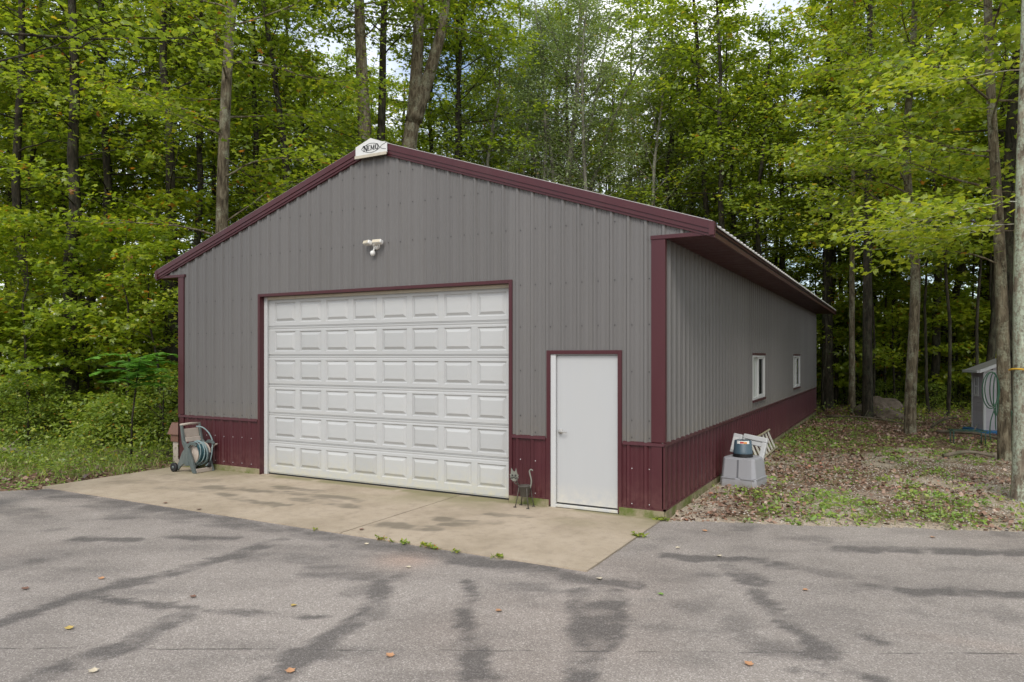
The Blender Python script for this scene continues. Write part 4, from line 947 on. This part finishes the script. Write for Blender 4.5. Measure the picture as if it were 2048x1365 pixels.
# airy multi-stem pale tree above the right half of the roof
x, y = gnd(1128, 33)
mt = grow(rg, 19, .24, 8.5, 4.6, 34, 8, 5, 9, .12, 'oval', 'leafp', 'barkp', path=[(0, 0, 0), (0, 0, 5), (.1, 0, 8.5), (.25, .1, 11), (.5, .3, 14), (.7, .4, 19)], rise=(.5, 1.25), topr=.25, flat=.16, clus=.3)
t = place('pale_tree', 'airy grey-green tree with many pale rising stems above the right roof slope', 'tree', mt, (x, y))
for dxp, dz_, top in ((-.9, .0, 18.5), (1.5, .3, 18), (2.6, -.2, 16.5), (-2.2, .4, 15)):
    v = RT*dxp + FW*dz_; m = MB(); m.tube(smooth([(0, 0, 8.2), (v[0]*.45, v[1]*.45, 9.7), (v[0]*.8, v[1]*.8, 12.5), (v[0]*1.5, v[1]*1.5, top)], 5), [.15-.008*k for k in range(16)], 7); m.obj('stem', M['barkp'], t)
for k in range(7):
    v = RT*rg.uniform(-2.0, 2.4) + FW*-rg.uniform(.2, 1.2); m = MB(); m.tube(smooth([(0, 0, 9.3), (v[0]*.5, v[1]*.5, 10.0), (v[0]*.9, v[1]*.9, 8.9), (v[0]*1.1, v[1]*1.1, 6.2+rg.random())], 4), [.035-.0018*q for q in range(13)], 5); m.obj('dead_branch', M['log'], t)
x, y = gnd(1238, 34)
place('pale_tree', 'slim leaning pale trunk tree right of the many-stemmed tree', 'tree', grow(rg, 15, .14, 8.5, 2.6, 18, 6, 5, 8, .11, 'oval', 'leafp', 'barkp', path=[(0, 0, 0), (.1, .05, 4), (.35, .2, 8), (1.0, .55, 11), (1.5, .8, 13), (1.7, .9, 15)], topr=.3), (x, y))
# right yard trees
NEARL = dict(kind='maple', mat='leafm')
mt = grow(rg, 17, .158, 5.2, 3.0, 26, 7, 5, 10, .11, barkm='barkg', path=[(0, 0, 0), (.02, 0, 1.2), (.10, .03, 3), (.12, .05, 4.6), (-.02, 0, 6.2), (-.08, 0, 8), (.1, 0, 11), (.2, 0, 17)], topr=.35, flat=.06,
    extra=[(5.2, A(-1, .4), 3.3, .18), (5.8, A(-1, .1), 3.4, .25), (4.9, A(.9, .5), 2.8, .3), (6.4, A(-1, .6), 3.2, .2), (7.0, A(-.8, .8), 3.0, .2), (7.8, A(-1, .3), 3.2, .3), (9.0, A(-1, .5), 3.2, .3), (10, A(-.6, .8), 3.0, .2), (6.0, A(.4, 1), 2.4, .1)], **NEARL)
place('maple_tree', 'straight maple with clean grey trunk in the middle of the side yard', 'tree', mt, (12.263, 12.912))
mt = grow(rg, 16, .132, 5.0, 2.8, 20, 7, 5, 10, .11, barkm='barkg', path=[(0, 0, 0), (-.02, 0, 1.5), (-.05, 0, 3), (-.12, 0, 5), (-.22, 0, 7), (-.3, 0, 10), (-.3, 0, 16)], topr=.4, flat=.06,
    extra=[(3.9, A(-1, .3), 2.1, .32), (4.6, A(-1, .5), 2.7, .2), (5.4, A(-1, .2), 3.0, .2), (6.2, A(-1, .4), 3.2, .2), (7.2, A(-.9, .6), 3.0, .2)], **NEARL)
place('maple_tree', 'brown-barked maple with green hose hung on it in front of the shed', 'tree', mt, gnd(2010, 14.3))
xb, yb_ = gnd(2064, 10.3)
mt = grow(rg, 15, .255, 5.2, 3.0, 10, 7, 5, 11, .085, barkm='barkl', limbk=.45, tmean=.72, path=[(0, 0, 0), (0, 0, 1.5), (-.02, 0, 3), (0, 0, 5), (.05, 0, 8), (.1, 0, 15)], topr=.5, flat=.05,
    extra=[(4.0, A(-1, -.5), 2.0, .0), (4.3, A(-1, -.1), 2.1, -.05), (3.9, A(-.9, -.9), 1.8, -.05), (6.2, A(-1, -.2), 1.8, .2)], azf=lambda r: A(1, 0)+r.normal()*.8, **NEARL)
place('maple_tree', 'stout lichen-covered maple trunk with yellow rope at the edge of the drive', 'tree', mt, (xb, yb_), 0)
x, y = gnd(2036, 17.5)
place('forest_tree', 'dark straight trunk tree hidden behind the lichen-covered maple', 'tree', grow(rg, 17, .18, 6.5, 2.8, 20, 7, 5, 9, .13, 'mid', 'leafm', 'bark'), (x, y))
for (u, D, wpx, lab) in ((1655, 28.5, 24, 'dark trunk tree standing just past the far garage corner'), (1704, 26, 13, 'slim pale trunk tree before the large boulder'), (1735, 23.6, 21, 'dark mottled trunk tree directly in front of the large boulder')):
    x, y = gnd(u, D)
    place('forest_tree', lab, 'tree', grow(rg, 17, dia(wpx, D), 5.6, 2.6, 24, 7, 5, 10, .125, 'mid', 'leafm', 'barkg' if 'pale' in lab else 'bark', path=[(0, 0, 0), (0, 0, 5), (.05, 0, 10), (.1, 0, 17)], topr=.3), (x, y))
# tree just outside the left of the frame with a limb reaching in, and hanging twigs
x, y = gnd(-95, 9.5)
place('forest_tree', 'dark bare limb tree reaching into the upper left corner', 'tree', grow(rg, 15, .2, 8.2, 2.6, 14, 7, 5, 7, .085, 'maple', 'leaf', 'bark', extra=[(5.6, A(1, -.2), 2.2, .55), (6.3, A(1, -.6), 3.0, .4)]), (x, y))

def sector(u):
    for lim, ph in ((110, 'at the left edge of the woods'), (230, 'in the woods left of the sumac'), (345, 'in the woods above the sumac'), (460, 'around the slender grey trunk'), (600, 'behind the left roof slope'), (700, 'just left of the NEMO sign'), (860, 'behind the NEMO sign and forked tree'), (1020, 'right of the massive forked tree'), (1200, 'behind the many-stemmed pale tree'), (1330, 'right of the many-stemmed pale tree'), (1450, 'above the front end of the right eave'), (1560, 'above the middle of the right eave'), (1660, 'at the far end of the right eave'), (1780, 'in the woods behind the large boulder'), (1930, 'between the middle maple and the shed'), (2010, 'in the woods behind the shed')):
        if u < lim: return ph
    return 'behind the lichen-covered maple'
def depthword(D): return 'near' if D < 27 else ('set-back' if D < 38 else 'distant')
# --- forest behind: individuals
zones = {'l': ('leafy forest tree in the woods left of the garage', 'forest trees left of the garage'),
         'c': ('leafy forest tree in the woods behind the garage roof', 'forest trees behind the garage'),
         'r': ('unseen leafy tree right of the garage, added to shade the side wall', 'unseen shading trees right of the garage')}
placed = [gnd(437, 17), gnd(577, 21), gnd(737, 24), gnd(757, 25.5), gnd(808, 25), gnd(1128, 33), gnd(1238, 34), (12.26, 12.9), (13.8, 8.3), (xb, yb_), gnd(2036, 17.5), gnd(1655, 28.5), gnd(1704, 26), gnd(1735, 23.6)]
rf = random.Random(21); cnt = 0; tries = 0
while cnt < 158 and tries < 9000:
    tries += 1
    D = 17.5 + (rf.random()**.8)*36; u = rf.uniform(-260, 2330); x, y = gnd(u, D)
    if -3.0 < x < 12.3 and y < 21.0: continue
    if x >= 9 and D < 23.5 + (4 if 1500 < u < 1960 else 0): continue
    if u > 1640 and y < 16: continue
    if u < 430 and D > 34: continue
    if u < 760 and rf.random() < .3: continue
    if (640 < u < 880 and D < 30) or (380 < u < 520 and D < 21): continue
    if u > 1560 and D > 35: continue
    if 13 < x < 17 and 12.8 < y < 16: continue
    md = 2.3 if D < 40 else 2.9
    if any((x-a)**2+(y-b)**2 < md**2 for a, b in placed): continue
    placed.append((x, y)); cnt += 1
    z = 'l' if x < -3 and u < 620 else ('r' if u > 1450 else 'c')
    v = airy[0] if (950 < u < 1330 and rf.random() < .3) else variants[rf.choice([0, 1, 3, 4, 6]) if u < 360 or u > 1600 else rf.randrange(7)]
    place('forest_tree', f'{depthword(D)} ' + ('airy grey-green' if v is airy[0] else 'leafy dark-trunked') + ' tree ' + sector(u), 'tree', v, (x, y), rf.uniform(0, 6.28), rf.uniform(.85, 1.12), 'forest trees ' + sector(u), None)
pole = [grow(rg, h, .06, h*.45, 1.5, 16, 6, 4, 7, .13, 'mid', 'leaf', 'bark') for h in (11, 13)]
for i in range(110):
    u = rf.uniform(1630, 2120) if i < 84 else rf.uniform(-60, 340); D = rf.uniform(24, 40); x, y = gnd(u, D)
    if (-2 < x < 11 and y < 20.5) or any((x-a)**2+(y-b)**2 < .8 for a, b in placed): continue
    placed.append((x, y)); z = 'l' if u < 620 else 'r'
    place('pole_tree', depthword(D) + ' slim young tree ' + sector(u), 'tree', pole[i % 2], (x, y), rf.uniform(0, 6.28), rf.uniform(.8, 1.2), 'slim young trees ' + sector(u))
for (u, D, k, sc) in ((1395, 31, 1, 1.15), (1330, 37, 3, 1.12), (1470, 29, 0, 1.1), (1260, 41, 3, 1.15), (930, 30, 1, 1.05), (1030, 36, 3, 1.05)):
    x, y = gnd(u, D); place('forest_tree', 'tall full-crowned tree ' + sector(u), 'tree', variants[k], (x, y), rf.uniform(0, 6.28), sc, 'forest trees ' + sector(u))
for (u, D, sc) in ((1075, 32, 1.05), (1185, 30.5, 1.0), (1290, 31, .95), (1010, 38, 1.1), (1120, 42, 1.2)):
    x, y = gnd(u, D); place('pale_tree', 'airy grey-green tree around the many-stemmed tree behind the roof', 'tree', airy[0], (x, y), rf.uniform(0, 6.28), sc, 'airy grey-green trees behind the roof')
for (x, y, k, sc) in ((16.5, 4.5, 0, 1), (18.5, 9.5, 2, 1), (21.5, 1.5, 4, 1), (20.5, 15, 6, 1), (24, 7, 1, 1)):  # out-of-view trees continuing the woods, added to darken the side wall
    z = 'r' if x > 0 else 'l'; place('forest_tree', zones[z][0], 'tree', variants[k], (x, y), rf.uniform(0, 6.28), sc, zones[z][1])
# understory saplings
sz = {'l': ('thin layered sapling in the woods left of the garage', 'saplings left of the garage'), 'r': ('thin layered sapling in the woods right of the garage', 'saplings right of the garage'), 'c': ('thin sapling behind the far end of the garage', 'saplings behind the garage')}
def sap(u, D, k, sc):
    x, y = gnd(u, D)
    if -1.6 < x < 11.2 and y < 20.5: return
    z = 'l' if u < 620 else ('r' if u > 1450 else 'c')
    place('sapling', depthword(D+5) + ' thin layered sapling ' + sector(u), 'sapling', sapl[k], (x, y), rf.uniform(0, 6.28), sc, 'saplings ' + sector(u))
for (u, D, k, sc) in ((250, 17.5, 1, .95), (318, 17.0, 1, .85), (170, 18.5, 1, 1.0), (60, 17.0, 1, .95), (330, 20, 1, 1.2), (-20, 18, 1, 1.05)): sap(u, D, k, sc)
for i in range(18): sap(rf.uniform(-150, 330), rf.uniform(17, 30), rf.randrange(3), rf.uniform(.7, 1.15))
for i in range(40): sap(rf.uniform(1640, 2150), rf.uniform(27, 41), rf.randrange(3), rf.uniform(.8, 1.3))
for i in range(12): sap(rf.uniform(350, 1600), rf.uniform(34, 50), 1, rf.uniform(1.0, 1.4))
# shrubs
for i in range(20):
    u = rf.uniform(-120, 345); D = rf.uniform(14.5, 21); x, y = gnd(u, D)
    if x > -1.9: continue
    place('shrub', depthword(D+7) + ' leafy shrub in the undergrowth ' + sector(u), 'shrub', shrub[rf.randrange(3)], (x, y), rf.uniform(0, 6.28), rf.uniform(.45, .95), 'shrubs ' + sector(u))
for i in range(40):
    u = rf.uniform(1640, 2150); D = rf.uniform(27, 46); x, y = gnd(u, D)
    place('shrub', depthword(D-5) + ' leafy shrub on the forest floor ' + sector(u), 'shrub', shrub[rf.randrange(3)], (x, y), rf.uniform(0, 6.28), rf.uniform(.5, .95), 'shrubs ' + sector(u))

# far wood that reads as one mass
n = 80000; th = rg.uniform(-.95, .95, n); D = np.where(th > .36, rg.uniform(43, 53, n), rg.uniform(60, 80, n)); fx = FW[None]*np.cos(th)[:, None]+RT[None]*np.sin(th)[:, None]
P = CAM[None]+fx*D[:, None]; _k = (th <= .36) | (rg.random(n) < .45); P, th, D, fx = P[_k], th[_k], D[_k], fx[_k]; n = len(P)
P[:, 2] = rg.random(n)**1.1*np.where(th > .36, 6.5, 11)*(0.6+.6*vnoise(th*22, th*0, 1.0, 2))
o = link_mesh('far_woods', leaves('far_woods', P, rg.normal(size=(n, 3))*.8+np.array([0, 0, .8])-fx*.4, rg.uniform(.2, .42, n), 'mid', M['leaf'], rg, np.clip(rg.normal(.4, .2, n), 0, .95))); props(o, 'mass of distant foliage closing the woods', 'woods', kind='stuff')

# sumac with large compound leaves
x, y = gnd(262, 14.0)
S = thing('sumac_plant', 'bright green sumac with long feathered compound leaves left of the garage', 'sumac', (x, y, 0))
S.scale = (1.1, 1.1, 1.18)
m = MB(); m.tube([(0, 0, -.05), (.03, 0, .7), (.12, .02, 1.3), (.2, .05, 1.75)], [.022, .018, .014, .01], 6); m.obj('stem', M['bark'], S)
for k in range(17):
    az = k*2.4+rg.normal()*.2; z0 = 1.25+.5*(k/17); ln = rg.uniform(.55, .85); d = Vector((math.cos(az), math.sin(az), .55)); p = Vector((.12+.08*k/17, .02, z0)); pts = [p.copy()]
    for j in range(9): d = (d+Vector((0, 0, -.10))).normalized(); p = p+d*ln/9; pts.append(p.copy())
    m = MB(); m.tube(pts, .004, 3, False); PP, DD = [], []
    side = Vector((-d.y, d.x, 0)).normalized()
    for j in range(1, 10):
        for f_ in (0, .5):
            q = pts[j-1].lerp(pts[j], f_)
            for s_ in (-1, 1): PP.append(list(q)); DD.append(list(side*s_+Vector((d.x, d.y, 0))*.35+Vector((0, 0, -.25))))
    PP = np.array(PP); DD = np.array(DD)
    fr_ = leaves('frond', PP, np.tile([0, 0, 1.0], (len(PP), 1))+rg.normal(size=(len(PP), 3))*.12, rg.uniform(.15, .20, len(PP)), 'oval', M['leafc'], rg, None, DD)
    o = link_mesh('frond', fr_, S); m.obj('stalk', M['leafc'], o)

# ------------------------------------------------------------------ things on the right trees
def trunk_loop(r, n=24): return [(r*math.cos(a), r*math.sin(a)) for a in np.linspace(0, 2*math.pi, n)]
m = MB(); m.tube([(xb+x_*1.03, yb_+y_*1.03, 1.885+.01*math.sin(i)) for i, (x_, y_) in enumerate(trunk_loop(.262))], .014, 6, False)
v = -RT*.20-FW*.20; m.tube([(xb+v[0], yb_+v[1], 1.88), (xb+v[0]*1.05, yb_+v[1]*1.05, 1.78), (xb+v[0]*1.02, yb_+v[1]*1.02, 1.70)], .012, 5)
props(m.obj('yellow_rope', M['rope']), 'yellow rope tied round the lichen-covered maple trunk', 'rope')
m = MB(); c0 = at(2004, 14.15)*np.array([1, 1, 0])
def lp(dx, z): return tuple((c0+RT*dx+np.array([0, 0, z])))
for (w_, h_, zc, off) in ((.34, .36, 1.40, -.22), (.16, .33, 1.42, -.16), (.10, .40, 1.30, -.12), (.28, .34, 1.42, -.20)):
    m.tube([lp(off+w_/2*math.cos(a)*1.0, zc+h_*math.sin(a)) for a in np.linspace(0, 2*math.pi, 26)], .011, 6, False)
m.tube(smooth([lp(-.14, 1.05), lp(-.22, .8), lp(-.24, .55), lp(-.22, .42)]), .011, 6); m.tube(smooth([lp(-.12, 1.1), lp(-.13, .8), lp(-.12, .62)]), .011, 6)
m.tube(smooth([lp(.19, 1.0), lp(.21, .6), lp(.20, .2)]), .012, 6)
props(m.obj('green_hose', M['hoseg']), 'dark green hose hung in loops on the brown maple by the shed', 'hose')

# fallen branches
for (p, q, r, lab) in (((-3.6, .6, .12), (-2.9, .2, .20), .055, 'short pale broken log in the weeds left of the drive'), ((-5.5, 2.4, .30), (-3.3, 3.4, .75), .028, 'thin fallen grey branch arched over the undergrowth'), ((-4.6, -1.4, .08), (-3.2, -.9, .12), .07, 'mossy fallen log half hidden in ferns'), ((12.9, 13.2, .06), (14.4, 11.6, .05), .05, 'fallen branch on the leaves behind the green stand'), ((12.8, 8.1, .04), (13.7, 8.4, .05), .045, 'short dark log at the foot of the brown maple'), ((9.9, 16.6, .1), (12.2, 15.4, .05), .03, 'thin stick across the leaf litter by the boulder'), ((12.8, 14.6, .05), (13.4, 14.2, .38), .04, 'broken stub of branch sticking up left of the shed')):
    a, b = Vector(p), Vector(q); mid = a.lerp(b, .5)+Vector((0, .06, .08)); m = MB(); m.tube(smooth([a, mid, b], 4), [r*(1-.05*k) for k in range(9)], 7)
    m.tube([mid, mid+Vector((.1, .2, .22))], [r*.4, r*.15], 5); props(m.obj('fallen_branch', M['log']), lab, 'branch')

# ------------------------------------------------------------------ ground litter and weeds
def gz_(x, y): return ground_z(np.asarray(x), np.asarray(y))
def field(n, x0, x1, y0, y1, ok, dens=None):
    X = rg.uniform(x0, x1, n); Y = rg.uniform(y0, y1, n); k = ok(X, Y)
    if dens is not None: k &= rg.random(n) < dens(X, Y)
    return X[k], Y[k]
yard = lambda x, y: (y > asph_edge(x)+.10+jag(x, y)) & (x > W+.05)
pile = lambda x, y: np.clip(.14+2.6*np.exp(-((x-10.45)**2/.35+(y-5.0)**2/3.0))+1.4*np.exp(-((x-10.1)**2/.5+(y-1.2)**2/.9))+.8*np.clip((y-7.5)/4, 0, 1)+.6*(fbm(x, y, .9, 60) > .52), 0, 1)*np.where((y > 5.8) & (y < 7.6) & (x > 11.4), .25, 1)*np.clip((fbm(x, y, 1.7, 64)-.32)*6, .2, 1.6)
def scatter(name, X, Y, kind, mat, s0, s1, zo, nrm, label, cat, tint=None, dirs=None):
    n = len(X); P = np.stack([X, Y, gz_(X, Y)+zo*rg.random(n)], 1)
    o = link_mesh(name, leaves(name, P, rg.normal(size=(n, 3))*nrm+np.array([0, 0, 1.0]), rg.uniform(s0, s1, n), kind, M[mat], rg, tint, dirs)); props(o, label, cat, kind='stuff'); return o
X, Y = field(52000, W, 19, -.2, 24, yard, pile)
scatter('leaf_litter', X, Y, 'curl', 'dead', .035, .085, .03, .45, 'dead brown leaves scattered over the side yard', 'leaves', np.clip(rg.normal(.60, .24, len(X)), 0, 1))
X, Y = field(26000, W, 17, -.3, 8, yard)
scatter('gravel', X, Y, 'peb', 'pebble', .012, .035, .004, .2, 'pale gravel between leaves at the drive edge', 'gravel')
wd = lambda x, y: np.clip(1.15*np.exp(-((x-12.3)**2/3.5+(y-2.6)**2/1.6))*(fbm(x, y, 1.6, 70) > .44)*1.3+.8*np.exp(-((x-11.6)**2/1.5+(y-9)**2/2))*(fbm(x, y, 1.6, 71) > .45)+1.2*np.exp(-((x-9.95)**2/.22+(y-9.9)**2/5))+.03+.5*(fbm(x, y, 1.3, 72) > .58)+.5*np.exp(-((x-13.9)**2/.4+(y-10.6)**2/1.2))+.9*np.exp(-((y-asph_edge(x)-.3)/.12)**2)*(fbm(x, y, 2.2, 75) > .5), 0, 1)
def plants(name, X, Y, per, rad_, s0, s1, mat, label, h=.06, kind='oval', up=.5):
    n = len(X); XX = np.repeat(X, per)+rg.normal(size=n*per)*rad_; YY = np.repeat(Y, per)+rg.normal(size=n*per)*rad_
    P = np.stack([XX, YY, gz_(XX, YY)+rg.random(n*per)*h], 1); N = rg.normal(size=(n*per, 3))*up+np.array([0, 0, 1.0]); tt = np.clip(np.repeat(rg.random(n), per)*.7+rg.random(n*per)*.3, 0, 1)
    o = link_mesh(name, leaves(name, P, N, rg.uniform(s0, s1, n*per), kind, M[mat], rg, tt)); props(o, label, 'weeds', kind='stuff')
X, Y = field(9500, W, 18, -.2, 20, yard, wd)
plants('ground_weeds', X, Y, 8, .05, .03, .085, 'weed', 'low green weeds growing through the leaf litter of the side yard')
def blades(name, X, Y, per, hh, mat, label, rad_=.03):
    n = len(X)*per; XX = np.repeat(X, per)+rg.normal(size=n)*rad_; YY = np.repeat(Y, per)+rg.normal(size=n)*rad_
    P = np.stack([XX, YY, gz_(XX, YY)-.005], 1); d = rg.normal(size=(n, 3))*.35+np.array([0, 0, 1.0]); N = rg.normal(size=(n, 3)); N[:, 2] *= .1
    o = link_mesh(name, leaves(name, P, N, rg.uniform(.5, 1.1, n)*hh, 'blade', M[mat], rg, None, d)); props(o, label, 'grass', kind='stuff')
X, Y = field(6000, W, 18, -.2, 18, yard, lambda x, y: wd(x, y)*.8)
blades('yard_grass', X, Y, 6, .09, 'grass', 'thin grass tufts in the side yard')
# left bank
bank = lambda x, y: (x < -.12) & (y > asph_edge(x)+.06+jag(x, y)) | (x < 0.0) & (x > -.12) & (y > -2.4) & (y < -.1)
strip_ = lambda x, y: y-asph_edge(x)
X, Y = field(42000, -14, 0, -14, 6, bank, lambda x, y: np.where(strip_(x, y) < 1.9, .8*np.exp(-((strip_(x, y)-1.1)/.35)**2)+.15, .10))
scatter('leaf_litter', X, Y, 'curl', 'dead', .05, .11, .04, .45, 'dead brown leaves in the strip left of the drive', 'leaves', np.clip(rg.normal(.45, .22, len(X)), 0, 1))
X, Y = field(30000, -14, 0.0, -14, 8, bank, lambda x, y: np.where(strip_(x, y) < .8, .8, np.where(strip_(x, y) < 1.5, .2, .35)))
plants('verge_weeds', X, Y, 6, .05, .03, .07, 'weed', 'low green weeds along the left edge of the drive')
X, Y = field(40000, -16, 0.0, -12, 9, bank, lambda x, y: np.clip((strip_(x, y)-1.0)/1.5, .08, 1)*.7*np.clip((fbm(x, y, 1.4, 84)-.3)*4, .1, 1))
blades('verge_grass', X, Y, 5, .19, 'grass', 'dry grass and weeds on the left bank', .10)
X, Y = field(30000, -16, -.2, -10, 9, lambda x, y: bank(x, y) & (strip_(x, y) > 1.3), lambda x, y: np.clip((fbm(x, y, 1.1, 86)-.30)*3, 0, 1))
plants('bank_weeds', X, Y, 7, .09, .03, .08, 'leafs', 'knee-high leafy weeds on the bank left of the drive', .32, 'oval', .6)
X, Y = field(26000, -26, -.6, -8, 18, lambda x, y: bank(x, y) & (strip_(x, y) > 3.0), lambda x, y: np.clip((fbm(x, y, .8, 80)-.25)*2.2, 0, 1))
plants('undergrowth', X, Y, 8, .12, .05, .10, 'leafs', 'dense leafy undergrowth on the bank left of the garage', .75, 'oval', .6)
X, Y = field(16000, 9, 40, 15, 55, lambda x, y: (y > 17) | (x > 14.5), lambda x, y: np.clip((fbm(x, y, .5, 90)-.3)*2.2, 0, 1))
plants('forest_undergrowth', X, Y, 7, .14, .06, .12, 'leafs', 'low green plants on the forest floor past the garage', .35, 'oval', .6)

# weeds in the joint between concrete and asphalt
wt = [(5.85, -2.52, .5, 'tiny weed tuft in the joint where the slab seam meets the asphalt'), (6.83, -2.51, 1.0, 'first bushy weed tuft right of the slab seam in the joint'), (7.0, -2.53, .5, 'tiny weed just right of the first bushy tuft'), (7.2, -2.53, .9, 'low spreading weed midway along the joint'), (7.46, -2.51, 1.2, 'biggest dark weed clump in the middle of the joint'), (7.58, -2.52, 1.0, 'weed clump touching the biggest clump in the joint'), (7.87, -2.53, .7, 'thin yellowish weed in the joint'), (8.36, -2.51, 1.0, 'lone weed tuft nearest the slab corner'), (9.37, -.97, 1.3, 'weed clump on the slab edge right of the walk door'), (9.36, -.06, 1.4, 'grass clump at the mossy foot of the garage corner')]
for (x, y, s_, lab) in wt:
    n = int(34*s_); P = np.stack([x+np.clip(rg.normal(size=n), -1.5, 1.5)*.038*s_, y+rg.normal(size=n)*.012, rg.random(n)*.02*s_], 1); d = rg.normal(size=(n, 3))*.9+np.array([0, 0, .7])
    props(link_mesh('weed_tuft', leaves('weed_tuft', P, rg.normal(size=(n, 3))*.5+np.array([0, 0, 1.0]), rg.uniform(.02, .06, n)*s_**.5, 'oval', M['leafs'], rg, None, d)), lab, 'weed')
# single fallen leaves on the paving
fl = [(5.45,-4.89,1,'orange maple leaf lying alone on the left half of the asphalt'),(7.56,-4.53,2,'yellow leaf on the asphalt between the tyre marks'),(8.92,-4.97,1,'orange leaf near the bottom centre of the asphalt'),(6.65,-4.8,0,'small brown leaf above the long left tyre mark'),(7.34,-6.11,3,'pale cream leaf at the bottom left of the asphalt'),(6.44,-5.75,2,'small yellowish leaf on the left tyre mark'),(5.15,-5.38,0,'brown leaf nearest the left picture edge on the asphalt'),(6.83,-2.74,3,'pale leaf on the asphalt just off the slab joint'),(7.77,-3.21,3,'pale tan leaf on the warm patch of asphalt'),(9.14,-3.82,1,'tan leaf on the asphalt between the two central marks'),(11.26,-2.08,1,'orange leaf on the asphalt right of the walk door'),(10.35,-1.33,3,'large pale leaf on the dark stain right of the slab'),(9.88,-1.25,3,'small pale leaf left of the dark stain beside the slab'),(12.36,.63,1,'orange-red leaf on the asphalt near the yard edge at right'),(11.14,-3.93,1,'orange leaf at the bottom right of the asphalt'),(10.2,-2.81,4,'small green leaf on the asphalt right of the slab corner'),(9.53,-2.64,3,'pale leaf on the oil stain at the slab corner'),(8.49,-5.49,1,'orange leaf at the bottom edge of the asphalt'),(6.35,-2.30,0,'curled brown leaf on the concrete beside the seam'),(2.94,-2.40,0,'curled brown leaf on the concrete near its left edge'),(3.68,-2.45,0,'second curled brown leaf on the concrete front edge'),(10.0,-.35,1,'orange leaf on the asphalt by the side yard')]
lc = [(.17,.09,.06),(.46,.24,.12),(.50,.36,.10),(.58,.50,.36),(.16,.27,.05)]
lm = [painted('fallen_leaf_colour', c, .6, .2) for c in lc]
for (x, y, c, lab) in fl:
    V, F = leaf_template('maple'); a = rg.uniform(0, 6.28); s_ = rg.uniform(.05, .07); R = np.array([[math.cos(a), -math.sin(a), 0], [math.sin(a), math.cos(a), 0], [0, 0, 1]])
    V = (V*np.array([1, 1, -1.6])+np.array([0, 0, 0]))@R.T*s_; V[:, 2] -= V[:, 2].min(); V[:, 2] += .004 if y > -2.5 and x < 9.3 else -.009
    V[:, :2] += [x, y]
    props(link_mesh('fallen_leaf', fast_mesh('fallen_leaf', V, F, lm[c])), lab, 'leaf')
